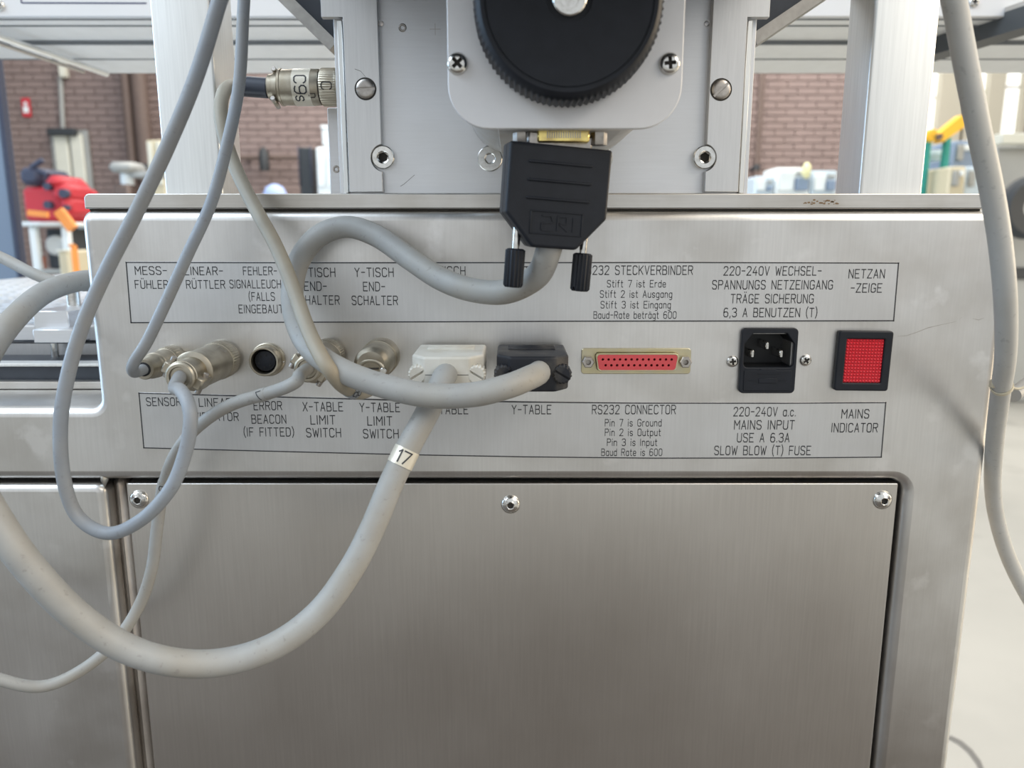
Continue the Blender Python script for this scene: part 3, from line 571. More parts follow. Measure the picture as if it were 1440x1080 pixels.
mk = MB(); mk.box((-4.4 * mm, -10.8 * mm, .4 * mm), (4.4 * mm, -8.4 * mm, .75 * mm), .15 * mm, Mi)
mk.box((-9 * mm, -9.7 * mm, .4 * mm), (-5.5 * mm, -9.4 * mm, .6 * mm), 0, Mi).box((5.5 * mm, -9.7 * mm, .4 * mm), (9 * mm, -9.4 * mm, .6 * mm), 0, Mi).box((-5 * mm, -6.4 * mm, .4 * mm), (6 * mm, -6.0 * mm, .6 * mm), 0, Mi)
obj('drawer_grip', mk, M_['black'], dr)
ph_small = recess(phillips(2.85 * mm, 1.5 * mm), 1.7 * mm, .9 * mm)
for (sx, sy, ro) in ((1029.5, 508, .15), (1132.5, 506.5, .6)): inst('screw', ph_small, face(sx, sy, -.0001, ro), M_['chrome'], inl)

# ---- mains indicator lamp
c2 = P(1211, 506.5); Mn = Matrix.Translation(c2 + Vector((0, -.0032, 0))) @ FRONT @ Matrix.Rotation(-.012, 4, 'Z')
ind = obj('indicator_lamp', plate(rect(-13.1 * mm, -14.7 * mm, 13.1 * mm, 14.7 * mm, 1.4 * mm), [rect(-9.1 * mm, -10.7 * mm, 9.1 * mm, 10.7 * mm, .4 * mm)], 3.2 * mm, .7 * mm, Mn), M_['black'], cab)
ln = MB(); nx, ny = 12, 14; w1, h1 = 18.2 * mm / nx, 21.4 * mm / ny
for i in range(nx):
    for j in range(ny):
        x = -9.1 * mm + i * w1; y = -10.7 * mm + j * h1; z = -.9 * mm
        q = [(x, y, z), (x + w1, y, z), (x + w1, y + h1, z), (x, y + h1, z), (x + w1 / 2, y + h1 / 2, z + .75 * mm)]
        ln.add([Mn @ Vector(p) for p in q], [(0, 1, 4), (1, 2, 4), (2, 3, 4), (3, 0, 4)])
obj('lens', ln.mesh('lens', False), M_['red_lens'], ind, label='red faceted lens')

# ---- empty round socket
c3 = P(378, 505); rs = obj('round_socket', MB().lathe([(8.2 * mm, 0), (8.2 * mm, 1.6 * mm), (7.7 * mm, 2.1 * mm), (7.2 * mm, 2.1 * mm), (7.1 * mm, 7.6 * mm), (6.8 * mm, 8 * mm), (6.1 * mm, 8 * mm), (5.9 * mm, 7.6 * mm), (5.9 * mm, .5 * mm)], c3, (0, -1, 0), 40), M_['nickel'], cab)
obj('socket_insert', MB().lathe([(5.9 * mm, 1 * mm), (4.9 * mm, 1.2 * mm), (4.9 * mm, 5.6 * mm), (4.6 * mm, 5.8 * mm), (0, 5.8 * mm)], c3, (0, -1, 0), 32), M_['black'], rs)
for k in range(6):
    a = R(60 * k + 20); obj('contact', MB().cyl(c3 + Vector((3 * mm * math.cos(a), -5.7 * mm, 3 * mm * math.sin(a))), c3 + Vector((3 * mm * math.cos(a), -6.0 * mm, 3 * mm * math.sin(a))), .55 * mm, 10), M_['black_deep'], rs)
obj('key_dot', MB().lathe([(.6 * mm, 0), (.4 * mm, .4 * mm), (0, .5 * mm)], c3 + Vector((7.6 * mm, -2 * mm, -1 * mm)), (0, -1, 0), 10), M_['chrome'], rs)

# ================================================================== UPRIGHT POSTS
def post(label, pxl, pxr, Y, depth):
    a = P(pxl, 270, Y).x; b = P(pxr, 270, Y).x
    t = thing('upright_post', label, 'post', ((a + b) / 2, Y + depth / 2, tz1))
    oo = rect(a, Y, b, Y + depth, 1.5 * mm, 4); ii = rect(a + 2 * mm, Y + 2 * mm, b - 2 * mm, Y + depth - 2 * mm, 1 * mm, 3)
    obj('tube', plate(oo, [ii], .5, .1 * mm, Matrix.Translation((0, 0, tz1 + .5)), 'tube', res=0), M_['post'], t)
    obj('tube_cap', MB().box((a + .3 * mm, Y + .3 * mm, tz1 + .5), (b - .3 * mm, Y + depth - .3 * mm, tz1 + .503), .8 * mm), M_['black'], t)
post('brushed metal square post on top plate at the left, beside the cable loops', 232, 313, .025, .031)
post('brushed metal square post on top plate at the right, beside the white hanging cable', 1209, 1297, .020, .030)

# ================================================================== AXIS BACKPLATE
ax = thing('axis_bracket', 'anodised aluminium back plate with bolted side rails standing behind the motor', 'bracket', (P(765, 268, .02).x, .02, tz1))
YB = .014; ztop = tz1 + .22
obj('back_plate', plate(rect(P(474, 160, YB).x, tz1 + .0006, P(1057, 160, YB).x, ztop, .3 * mm, 2), [circle(P(536, 33, YB).x, P(536, 33, YB).z, 1.1 * mm), circle(P(994, 33, YB).x, P(994, 33, YB).z, 1.1 * mm)], 9 * mm, .3 * mm, Matrix.Translation((0, YB, 0)) @ FRONT), M_['alu'], ax)
YR = YB - .0045
obj('unseen_shade_plate', MB().box((P(460, 0, YB).x, -.24, H + .1265), (P(1090, 0, YB).x, .07, H + .150), .002), M_['dark_metal'], ax)  # unseen plate added overhead to shade the top of the back plate
def rail(pts, notch):
    q = [P(x, y, YR) for x, y in pts]; poly = rpoly([(p.x, p.z) for p in q], .3 * mm, 2)
    return poly
for side in (0, 1):
    if side == 0: xo, xi, xw, cs, cb = 487, 535, 451, (514, 125), (540, 222)
    else: xo, xi, xw, cs, cb = 1044, 996, 1083, (1014, 126), (989, 222)
    XO, XI, XW = P(xo, 160, YR).x, P(xi, 160, YR).x, P(xw, 10, YR).x
    zst = P(xo, 24, YR).z; c = P(*cb, YR); rr = 6.3 * mm
    # inner edge with a round bite for the cap screw
    sgn = 1 if side == 0 else -1
    dx = (XI - c.x) * sgn; a0 = math.acos(max(-1, min(1, dx / rr)))
    bite = [(c.x + sgn * rr * math.cos(a), c.z + rr * math.sin(a)) for a in [a0 + (2 * math.pi - 2 * a0) * k / 18 for k in range(19)]]
    poly = [(XI, ztop)] + bite + [(XI, tz1 + .0012), (XO, tz1 + .0012), (XO, zst), (XW, zst), (XW, ztop)]
    obj('side_rail', plate(poly, [], 4.3 * mm, .25 * mm, Matrix.Translation((0, YR, 0)) @ FRONT), M_['rail'], ax)
    # outer strip
    XE = P(xo - sgn * 9, 160, YR).x
    obj('edge_strip', MB().box((XE, YR + 1 * mm, tz1 + .0005), (XO - sgn * .5 * mm, YB + .004, zst - .001), .4 * mm), M_['post'], ax)
slm = slotted(4.4 * mm, 1.0 * mm)
for sx_ in ((514, 125), (1014, 126)): obj('screw_recess', MB().lathe([(5.1 * mm, -1 * mm), (5.1 * mm, .12 * mm), (4.2 * mm, .12 * mm)], P(*sx_, YR), (0, -1, 0), 36), M_['grime_shade'], ax)
inst('screw', slm, face(514, 125, YR, .05), M_['dull_screw'], ax); inst('screw', slm, face(1014, 126, YR, .75), M_['dull_screw'], ax)
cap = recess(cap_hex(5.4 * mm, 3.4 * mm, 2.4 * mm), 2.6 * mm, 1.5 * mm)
for (x, y, ro) in ((540, 222, .3), (989, 222, .5)): inst('cap_screw', cap, face(x, y, YB, ro), M_['chrome'], ax)
flat = cap_hex(6.0 * mm, .8 * mm, 2.1 * mm)
for (x, y, ro) in ((689, 223, .2), (844, 223, .6)): inst('flat_screw', flat, face(x, y, YB, ro), M_['chrome'], ax)
grub = cap_hex(1.9 * mm, .5 * mm, .9 * mm); inst('grub_screw', grub, face(566, 39, YB, .3), M_['dull_screw'], ax)
for q_ in SCR: obj('scratch', q_.mesh('scratch', False), M_['grime_shade'], ax)
cr = MB(); cc = P(612, 41, YB - .00005)
cr.add([cc + Vector(p) for p in ((-2.6 * mm, 0, -.1 * mm), (2.6 * mm, 0, -.1 * mm), (2.6 * mm, 0, .1 * mm), (-2.6 * mm, 0, .1 * mm))], [(0, 1, 2, 3)]).add([cc + Vector(p) for p in ((-.1 * mm, -.00001, -2.6 * mm), (.1 * mm, -.00001, -2.6 * mm), (.1 * mm, -.00001, 2.6 * mm), (-.1 * mm, -.00001, 2.6 * mm))], [(0, 1, 2, 3)])
obj('scribe_mark', cr.mesh('scribe', False), M_['dull_screw'], ax)
# side bracket behind at the left, below the round plug
bx0, bx1 = P(463, 200, .05).x, P(492, 200, .05).x
sb = obj('rear_bracket', MB().box((bx0, .048, tz1 + .0005), (bx1, .056, P(463, 152, .05).z), .5 * mm), M_['alu'], ax)
inst('screw', grub, Matrix.Translation(P(473, 238, .048)) @ FRONT, M_['dull_screw'], sb)
# gussets
for side in (0, 1):
    if side == 0: a, b, c = P(415, 0, .03), P(474, 58, .03), P(474, 0, .03)
    else: a, b, c = P(1128, 0, .03), P(1057, 48, .03), P(1057, 0, .03)
    d = (a - b).normalized(); a2 = b + d * .14; top = Vector((b.x, b.y, a2.z))
    g = obj('gusset', MB().prism([b, a2, top], Vector((0, .012, 0)), Vector((0, .030, 0))).mesh('gusset', True, 20), M_['dark_metal'], ax)
    nrm = Vector((-d.z, 0, d.x)); nrm = nrm if nrm.z < 0 else -nrm
    u = nrm * 5.6 * mm
    obj('gusset_flange', MB().prism([b, a2, a2 + u, b + u], Vector((0, 0, 0)), Vector((0, .034, 0))).mesh('gf', True, 20), M_['brace'], g)

# ================================================================== MOTOR
YF = -.085
mot = thing('motor_unit', 'white motor unit with black knurled handwheel above the hanging plug', 'motor', tuple(P(794, 180, -.04)))
fx0, fx1 = P(629.5, 100, YF).x, P(960, 100, YF).x; fz = P(794, 181, YF).z; fh = .084; rr = 14.5 * mm
obj('faceplate', plate(rect(fx0, fz, fx1, fz + fh, rr, 10), [], 3.2 * mm, .4 * mm, Matrix.Translation((0, YF, 0)) @ FRONT), M_['white_face'], mot)
obj('housing', plate(rect(fx0 + 2.2 * mm, fz + 1.2 * mm, fx1 - 2.2 * mm, fz + fh - 1.2 * mm, 20 * mm, 12), [], .094, .5 * mm, Matrix.Translation((0, YF + 3.2 * mm, 0)) @ FRONT), M_['casting'], mot)
# flat connector cover under the housing with seam
zb = fz + 1.0 * mm
obj('bottom_cover', MB().box((P(700, 181, YF).x, YF + .004, zb - 1 * mm), (P(877, 181, YF).x, .005, zb + 3 * mm), .3 * mm), M_['casting'], mot)
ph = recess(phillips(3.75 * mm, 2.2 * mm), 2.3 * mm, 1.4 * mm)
for (x, y, ro) in ((643.5, 90, .75), (941, 90, .1)): inst('screw', ph, face(x, y, YF, ro), M_['chrome'], mot)
kc = P(801, -3, YF - .018); kr = 31.0 * mm
hw = obj('handwheel', MB().lathe([(kr * .97, -16.6 * mm), (kr, -16 * mm), (kr, -4 * mm), (kr * .985, -2.5 * mm), (kr * .955, -.6 * mm), (kr * .93, 0), (kr * .89, 0), (kr * .885, -.5 * mm), (kr * .875, -.5 * mm), (kr * .87, -.1 * mm), (7.4 * mm, -.1 * mm), (7.2 * mm, -1.2 * mm), (0, -1.2 * mm)], kc, (0, -1, 0), 360,
        lambda i, a: 1 + (.012 * math.cos(a * 90) if i in (0, 1, 2) else 0)).mesh('handwheel', True, 30), M_['black'], mot)
obj('hub_washer', MB().lathe([(5.6 * mm, -1.2 * mm), (5.6 * mm, .8 * mm), (5.2 * mm, 1.2 * mm), (3.1 * mm, 1.2 * mm), (2.9 * mm, .2 * mm), (2.9 * mm, -1 * mm), (0, -1 * mm)], kc, (0, -1, 0), 40), M_['chrome'], hw)
# connector socket under the housing
YC = -.0735
ms = obj('motor_socket', MB().box((P(755, 190, YC).x, YC - 6 * mm, P(757, 203, YC).z), (P(827, 190, YC).x, YC + 5 * mm, zb), .6 * mm), M_['brass'], mot, label='yellow-gold metal connector shell')
rdg = MB()
for k in range(15):
    x = P(768 + k * 3.2, 190, YC).x; rdg.box((x, YC - 6.3 * mm, P(757, 197, YC).z), (x + .5 * mm, YC - 5.9 * mm, zb - 1.2 * mm))
obj('ridges', rdg, M_['nickel'], ms)
hx = MB().lathe([(0, 0), (2.6 * mm, 0), (2.8 * mm, .3 * mm), (2.8 * mm, 6 * mm), (0, 6 * mm)], (0, 0, 0), ZA, 24, lambda i, a: math.cos(R(30)) / math.cos((a % R(60)) - R(30)) * 1.12).mesh('hex_post')
for x in (733, 842): inst('hex_post', hx, Matrix.Translation(Vector((P(x, 190, YC).x, YC, zb - 5.5 * mm))), M_['dull_screw'], mot)

# ================================================================== D-SHELL PLUGS
def dplug(T, Wd, L, th, taper, flat_, matm, screwmat, shaft, headlen, headr, parent, screwdx, logo=False, sub=''):
    """T maps local (X width, Y length outwards, Z thickness) to world; mating face at Y=0"""
    o2 = rpoly([(-Wd / 2, 2 * mm), (Wd / 2, 2 * mm), (Wd / 2, taper), (flat_ / 2, L), (-flat_ / 2, L), (-Wd / 2, taper)], [1 * mm, 1 * mm, 2.2 * mm, 2.5 * mm, 2.5 * mm, 2.2 * mm], 5)
    h = obj('plug_hood', plate(o2, [], th, 1.2 * mm, T @ Matrix.Translation((0, 0, th / 2)), res=4), matm, parent)
    rb = MB()
    for k in range(3 if logo else 4):
        y = (8 + k * (6.4 if logo else 3.6)) * mm; ww = Wd * .31 if logo else Wd * .34
        rb.box((-ww, y, th / 2 - .3 * mm), (ww, y + .9 * mm, th / 2 + .7 * mm), .25 * mm, T)
        rb.box((-ww, y, -th / 2 + .3 * mm), (ww, y + .9 * mm, -th / 2 - .7 * mm), .25 * mm, T)
    obj('grip_ribs', rb, matm, h)
    if logo:
        lg = MB(); y0, y1 = 25.5 * mm, 34 * mm; x = 10 * mm; z = th / 2 + .05 * mm; bw_ = .45 * mm
        for (ax_, ay, bx_, by) in ((-x, y0, x, y0 + bw_), (-x, y1 - bw_, x, y1), (-x, y0, -x + bw_, y1), (x - bw_, y0, x, y1)): lg.box((ax_, ay, z - .4 * mm), (bx_, by, z + .35 * mm), .1 * mm, T)
        st = [[(5.5, 27.2), (2, 27.2), (1.2, 29.5), (5.5, 30), (5.5, 32.4), (1.5, 32.4)], [(-.5, 32.4), (-.5, 27.2), (-4, 27.2), (-4, 29.8), (-1, 29.8), (-4.5, 32.4)], [(-6.5, 27.2), (-6.5, 32.4)]]
        for pl in st:
            for a, b in zip(pl[:-1], pl[1:]):
                A = Vector((a[0] * mm, a[1] * mm, z)); B = Vector((b[0] * mm, b[1] * mm, z)); t = (B - A).normalized(); n = Vector((-t.y, t.x, 0)) * .28 * mm; zz = Vector((0, 0, .3 * mm))
                lg.add([T @ p for p in (A - n, B - n, B + n, A + n, A - n + zz, B - n + zz, B + n + zz, A + n + zz)], [(4, 5, 6, 7), (0, 1, 5, 4), (1, 2, 6, 5), (2, 3, 7, 6), (3, 0, 4, 7)])
        obj('emblem', lg, matm, h)
    obj('split_seam', MB().prism([T @ Vector((x_, y_, 0)) for x_, y_ in [(q[0] * 1.004, q[1] * 1.002) for q in o2]], (T.to_3x3() @ Vector((0, 0, -.12 * mm))), (T.to_3x3() @ Vector((0, 0, .12 * mm)))), M_['grime_shade'], h)
    obj('plug_shell', MB().box((-Wd * .32, -2.5 * mm, -3.6 * mm), (Wd * .32, 3 * mm, 3.6 * mm), .8 * mm, T), M_['dull_screw'], h)
    for s_ in (-1, 1):
        base = T @ Vector((s_ * screwdx, 6 * mm, 0)); tip = T @ Vector((s_ * screwdx, shaft, 0)); dd = (tip - base).normalized()
        sc_ = obj('thumbscrew', MB().cyl(base, tip, 1.5 * mm, 16), M_['chrome'], parent)
        pr = [(headr * .8, 0), (headr, .6 * mm), (headr, headlen - .8 * mm), (headr * .82, headlen), (0, headlen)]
        hm = MB().lathe(pr, (0, 0, 0), ZA, 64, lambda i, a: 1 + (.05 * math.cos(16 * a) if 0 < i < 4 else 0)).mesh('head', True, 30)
        cutm = MB().box((-headr * 1.2, -.45 * mm, headlen - 1.6 * mm), (headr * 1.2, .45 * mm, headlen + mm)).mesh('cut', False)
        hm = carve(hm, cutm); Mz = Matrix.Translation(tip) @ basis(dd, T.to_3x3() @ Vector((0.6 * s_, 0, 1))).to_4x4()
        hm.transform(Mz); obj('screw_head', hm, screwmat, sc_)
    return h

def cable(name, cps, r, m, parent=None, seg=18, per=10):
    pts = spline([c if isinstance(c, Vector) else P(*c) for c in cps], per)
    return obj(name, MB().tube(pts, r, seg), m, parent), pts
def marker(pts, px, txt, r, parent, half, matm, inkm, size=6.0, rot=None, flip=False):
    """printed sleeve wrapped round a cable at the point nearest pixel px"""
    best = min(range(2, len(pts) - 2), key=lambda i: (proj(pts[i]) - Vector(px)).length); c = pts[best]; t = (pts[best + 1] - pts[best - 1]).normalized()
    view = (Vector((0, -D, H)) - c).normalized(); n = (view - t * view.dot(t)).normalized(); s_ = t.cross(n)
    sl = None
    if matm:
        sl = obj('marker_sleeve', MB().lathe([(r * .99, -half), (r * 1.07, -half), (r * 1.07, half), (r * .99, half)], c, t, 28), matm, parent)
    st, wd = strokes(txt, 1.4); k = size * mm / 6; mb = MB(); rad = r * 1.09
    def f(u, v):
        u = (u - wd / 2) * k; v = (v - 3) * k
        if flip: u, v = -u, -v
        if rot: along, around = u, v
        else: along, around = v, u
        a = around / rad
        return c + t * along + n * rad * math.cos(a) + s_ * rad * math.sin(a)
    ribbon(mb, st, .75, f, .8)
    obj('marking', mb.mesh('marking', False), inkm, sl or parent)
def proj(p):
    q = p - Vector((0, -D, H)); fw = Vector((0, math.cos(TH), -math.sin(TH))); up = Vector((0, math.sin(TH), math.cos(TH)))
    d = q.dot(fw); return Vector((720 + q.x / d * F, 540 - q.dot(up) / d * F))

# cable A : hanging black plug -> loop -> black plug in the lower panel
cA = thing('motor_cable', 'thick grey cable looping from the big hanging black plug down to the small black plug', 'cable', tuple(P(776, 205, YC)))
hc = P(785, 199, YC)
TA = frame4(hc, (math.cos(R(11)), math.sin(R(11)), -.07), (-.07, 0, -1))
# local Z must face the viewer
if (TA.to_3x3() @ Vector((0, 0, 1))).y > 0: TA = frame4(hc, (-math.cos(R(11)), -math.sin(R(11)), .07), (-.07, 0, -1))
dplug(TA, 38.5 * mm, 39 * mm, 14 * mm, 27 * mm, 17 * mm, M_['black'], M_['black'], 40 * mm, 14.5 * mm, 3.6 * mm, cA, 13.2 * mm, logo=True)
def panel_plug(px, py, parent, matm, L=42 * mm):
    c = P(px, py, 0) + Vector((0, -.004, 0)); T = frame4(c, (-1, 0, 0), (0, -1, 0))
    return dplug(T, 31.5 * mm, L, 15.5 * mm, 33 * mm, 20 * mm, matm, matm, 33 * mm, 8 * mm, 4.1 * mm, parent, 12.6 * mm)
panel_plug(746, 504, cA, M_['black_dusty'], 40 * mm)
cps = [(776, 325, -.0735), (772, 350, -.0735), (755, 388, -.068), (712, 410, -.060), (665, 408, -.051), (620, 392, -.041), (575, 363, -.028), (530, 332, -.018), (487, 319, -.013), (447, 333, -.013), (420, 368, -.014), (411, 410, -.020),
       (416, 450, -.034), (436, 489, -.050), (475, 518, -.062), (530, 540, -.066), (600, 556, -.070), (665, 555, -.072), (715, 543, -.070), (745, 531, -.062), (757, 525, -.050), (757, 522, -.038)]
_, ptsA = cable('cable_jacket', cps, 5.0 * mm, M_['cable'], cA)

# cable F : ivory plug -> big loop at lower left -> behind the cabinet
cF = thing('table_cable', 'thick grey cable sweeping from the ivory plug across the lower panels to the left', 'cable', tuple(P(640, 505, 0)))
panel_plug(639, 504, cF, M_['ivory'], 41 * mm)
cps = [(631, 523, -.036), (625, 530, -.048), (616, 549, -.056), (600, 582, -.060), (575, 628, -.065), (550, 680, -.070), (525, 740, -.075), (494, 800, -.080), (448, 862, -.085), (388, 907, -.090), (320, 930, -.095), (250, 932, -.100), (178, 912, -.103), (110, 868, -.106), (50, 808, -.110), (0, 740, -.110), (-40, 660, -.100), (-45, 570, -.070), (-18, 500, -.040), (20, 448, -.010), (62, 412, .020), (108, 396, .045), (150, 392, .07)]
_, ptsF = cable('cable_jacket', cps, lambda t: (5.0 + .4 * math.sin(min(t, .65) / .65 * math.pi / 2)) * mm, M_['cable'], cF)
marker(ptsF, (547, 635), '17', 5.1 * mm, cF, 3.6 * mm, M_['tape'], M_['ink'], 5.0, flip=True)

# ================================================================== ROUND PLUGS
def round_plug(parent, c, axis, r, L, style, up=(0, 0, 1), fr=.72):
    """c on the mounting surface, plug grows along axis"""
    A = Vector(axis).normalized(); B = basis(A, up)
    obj('mating_collar', MB().lathe([(r * .92, -.5 * mm), (r * .92, 3 * mm), (r * .7, 3.2 * mm)], c, A, 32), M_['nickel'], parent)
    ring = MB().lathe([(r * .80, 2 * mm), (r * .96, 2 * mm), (r, 2.6 * mm), (r, 9.4 * mm), (r * .97, 10 * mm), (r * .88, 10.2 * mm)], c, A, 192, lambda i, a: 1 + (.014 * math.cos(48 * a) if i in (2, 3) else 0), up)
    obj('coupling_ring', ring.mesh('ring', True, 30), M_['nickel'], parent)
    obj('ring_gap', MB().lathe([(r * .885, 10 * mm), (r * .885, 10.9 * mm), (r * .6, 10.9 * mm)], c, A, 32), M_['grime_shade'], parent)
    s1 = L * fr
    obj('plug_barrel', MB().lathe([(r * .7, 10.7 * mm), (r * .93, 10.7 * mm), (r * .96, 11.2 * mm), (r * .95, s1 - 1.6 * mm), (r * .99, s1 - 1.4 * mm), (r * .99, s1 - .4 * mm), (r * .92, s1), (r * .6, s1 + .8 * mm), (0, s1 + .8 * mm)], c, A, 40), M_['nickel'], parent)
    if style == 'clamp':
        cl = MB().lathe([(r * .55, s1), (r * .74, s1 + .6 * mm), (r * .74, L - 3.2 * mm), (r * .70, L - 3 * mm), (r * .70, L - 1.2 * mm), (r * .62, L - .6 * mm), (r * .50, L - .6 * mm), (r * .46, L - 1.6 * mm), (0, L - 1.6 * mm)], c, A, 36)
        k = obj('clamp', cl, M_['nickel'], parent)
        M4 = Matrix.Translation(c) @ B.to_4x4()
        for sgn in (-1, 1):
            lug = MB().box((sgn * r * .55, -r * .30, s1 + 1.2 * mm), (sgn * r * 1.02, r * .30, L - 3.0 * mm), .7 * mm, M4)
            obj('clamp_lug', lug, M_['nickel'], k)
            p0 = M4 @ Vector((sgn * r * .84, -r * .62, (s1 + L) / 2 - .8 * mm)); p1 = M4 @ Vector((sgn * r * .84, r * .5, (s1 + L) / 2 - .8 * mm))
            obj('clamp_screw', MB().cyl(p0, p1, 1.25 * mm, 16, ch=.25 * mm), M_['dull_screw'], k)
        obj('clamp_gap', MB().box((-r * .76, -.2 * mm, s1 + 1 * mm), (r * .76, .2 * mm, L - 3.15 * mm), 0, M4), M_['grime_shade'], k)
    return c + A * L
def on_cyl(name, txt, c, A, r, along, size, ang0, matm, parent, band=None, rotate=False):
    A = Vector(A).normalized(); o = Vector(c) + A * along
    view = (Vector((0, -D, H)) - o).normalized(); n = (view - A * view.dot(A)).normalized(); s_ = A.cross(n); par = parent
    if band: par = obj('paper_band', MB().lathe([(r * .99, -band), (r * 1.012, -band), (r * 1.012, band), (r * .99, band)], o, A, 36), M_['tape'], parent)
    st, wd = strokes(txt, 1.3); k = size * mm / 6; rad = r * 1.02; mb = MB()
    def f(u, v):
        u = (u - wd / 2) * k; v = (v - 3) * k
        al, ar = (-v, -u) if rotate else (u, v)
        a = ar / rad + ang0
        return o + A * al + n * rad * math.cos(a) + s_ * rad * math.sin(a)
    ribbon(mb, st, .7, f, .6); obj('marking', mb.mesh('marking', False), matm, par)
VY = Vector((0, -1, 0))
# C : linear vibrator plug
cC = thing('vibrator_cable', 'thin blue-grey cable looping below into the large nickel plug above the SENSOR label', 'cable', tuple(P(318, 505, 0)))
pc = P(314, 504, 0); e = round_plug(cC, pc, VY, 9.0 * mm, 51 * mm, 'clamp', up=(.55, 0, 1))
on_cyl('m', 'D', pc, VY, 8.65 * mm, 15 * mm, 3.6, .5, M_['dull_screw'], cC)
cps = [(352, -620, -.05), (345, -260, -.065), (322, -50, -.070), (306, 10, -.070), (275, 110, -.070), (236, 205, -.070), (192, 298, -.070), (150, 380, -.070), (117, 455, -.070), (95, 530, -.070), (85, 600, -.070), (90, 675, -.070), (110, 727, -.070), (153, 750, -.072), (200, 730, -.075), (240, 687, -.078), (261, 635, -.078), (268, 592, -.078), (264, 566, -.075), (254, 549, -.069), pc + VY * 58 * mm + Vector((.0012, 0, -.003)), pc + VY * 50 * mm, pc + VY * 44 * mm]
_, ptsC = cable('cable_jacket', cps, 2.75 * mm, M_['cable_blue'], cC)
# D : sensor plug
cD = thing('sensor_cable', 'thin grey cable running straight up from the smallest nickel plug at the left', 'cable', tuple(P(242, 500, 0)))
pd = P(244, 504, 0); A_ = VY
obj('coupling_ring', MB().lathe([(6.3 * mm, 0), (6.6 * mm, .5 * mm), (6.6 * mm, 8 * mm), (6 * mm, 9 * mm), (5.6 * mm, 9.2 * mm)], pd, A_, 144, lambda i, a: 1 + (.012 * math.cos(36 * a) if i in (1, 2) else 0)).mesh('r', True, 30), M_['nickel'], cD)
obj('plug_barrel', MB().lathe([(5.4 * mm, 9 * mm), (5.9 * mm, 9.3 * mm), (5.9 * mm, 20 * mm), (5.4 * mm, 20.5 * mm), (5.2 * mm, 21.5 * mm), (5.6 * mm, 22 * mm), (5.6 * mm, 24 * mm), (5 * mm, 24.8 * mm), (4.9 * mm, 30 * mm), (4.4 * mm, 31 * mm), (3.2 * mm, 31 * mm), (3.1 * mm, 29 * mm), (0, 29 * mm)], pd, A_, 32), M_['nickel'], cD)
obj('grommet', MB().lathe([(3.2 * mm, 28 * mm), (3.1 * mm, 31.2 * mm), (2.4 * mm, 31.4 * mm)], pd, A_, 24), M_['black_deep'], cD)
cps = [(352, -620, -.03), (350, -260, -.034), (345, -50, -.034), (342, 20, -.034), (336, 120, -.036), (319, 205, -.038), (297, 285, -.040), (262, 362, -.044), (231, 430, -.046), (207, 480, -.047), (191, 505, -.046), (186, 517, -.044), pd + VY * 37 * mm + Vector((-.0012, 0, -.0003)), pd + VY * 31 * mm, pd + VY * 26 * mm]
_, ptsD = cable('cable_jacket', cps, 2.45 * mm, M_['cable_blue'], cD)
# E : X limit switch plug
cE = thing('limit_switch_cable', 'thin grey cable drooping left from the X-table limit switch plug to the lower left corner', 'cable', tuple(P(462, 492, 0)))
pe = P(463, 499, 0); round_plug(cE, pe, VY, 8.4 * mm, 42 * mm, 'clamp', up=(.7, 0, 1))
cps = [pe + VY * 35 * mm, pe + VY * 42 * mm, pe + VY * 50 * mm + Vector((-.001, 0, -.001)), (417, 536, -.059), (398, 546, -.058), (370, 555, -.052), (333, 566, -.048), (300, 583, -.045), (267, 611, -.040), (243, 646, -.035), (228, 692, -.030), (221, 742, -.030), (213, 802, -.030), (194, 855, -.030), (160, 905, -.035), (112, 944, -.040), (60, 965, -.045), (5, 957, -.050), (-60, 930, -.050), (-160, 860, -.04), (-260, 760, -.03)]
_, ptsE = cable('cable_jacket', cps, 2.75 * mm, M_['cable'], cE)
marker(ptsE, (372, 557), '7', 2.75 * mm, cE, 2.6 * mm, M_['cable'], M_['ink'], 4.0, rot=True)
marker(ptsE, (229, 680), 'U', 2.75 * mm, cE, 2.6 * mm, M_['cable'], M_['ink'], 3.6, rot=True, flip=True)
# B : side plug on the bracket -> Y limit switch plug
cB = thing('limit_switch_cable', 'dusty grey cable curving from the side plug down to the Y-table limit switch plug', 'cable', tuple(P(475, 123, .03)))
YP = .031; pb = P(476, 123, YP); axl = Vector((-1, 0, 0)); rB = 8.9 * mm
round_plug(cB, pb + Vector((2 * mm, 0, 0)), axl, rB, 37 * mm, 'clamp', up=(0, -1, .3), fr=.83)
on_cyl('m', 'C9s', pb, axl, rB * .97, 16.8 * mm, 5.6, -.05, M_['ink'], cB, band=4.4 * mm, rotate=True)
on_cyl('m', 'D', pb, axl, rB * .96, 11.5 * mm, 3.0, -.45, M_['grime_shade'], cB, rotate=True)
on_cyl('m', 'C', pb, axl, rB * 1.0, 4.0 * mm, 5.0, .1, M_['grime_shade'], cB, rotate=True)
obj('boot', MB().cyl(P(378, 124, YP), P(338, 121, YP), 4.9 * mm, 24, ch=.5 * mm), mat('navy_boot', (.05, .06, .085), .4), cB, label='dark blue-black rubber boot')
cps = [(352, 122, YP), (334, 120, .028), (318, 125, .016), (311, 145, .004), (312, 175, -.002), (323, 215, -.006), (341, 258, -.012), (364, 302, -.020), (385, 340, -.028), (402, 378, -.036), (417, 418, -.044), (430, 455, -.052), (444, 487, -.062), (462, 518, -.068), (482, 542, -.060), (505, 552, -.044), (522, 545, -.034), (528, 530, -.030)]
_, ptsB = cable('cable_jacket', cps, 3.15 * mm, M_['cable_beige'], cB)
marker(ptsB, (495, 549), '9b', 3.15 * mm, cB, 2.8 * mm, M_['cable_blue'], M_['ink'], 4.0, rot=True)
py_ = P(537, 500, 0)
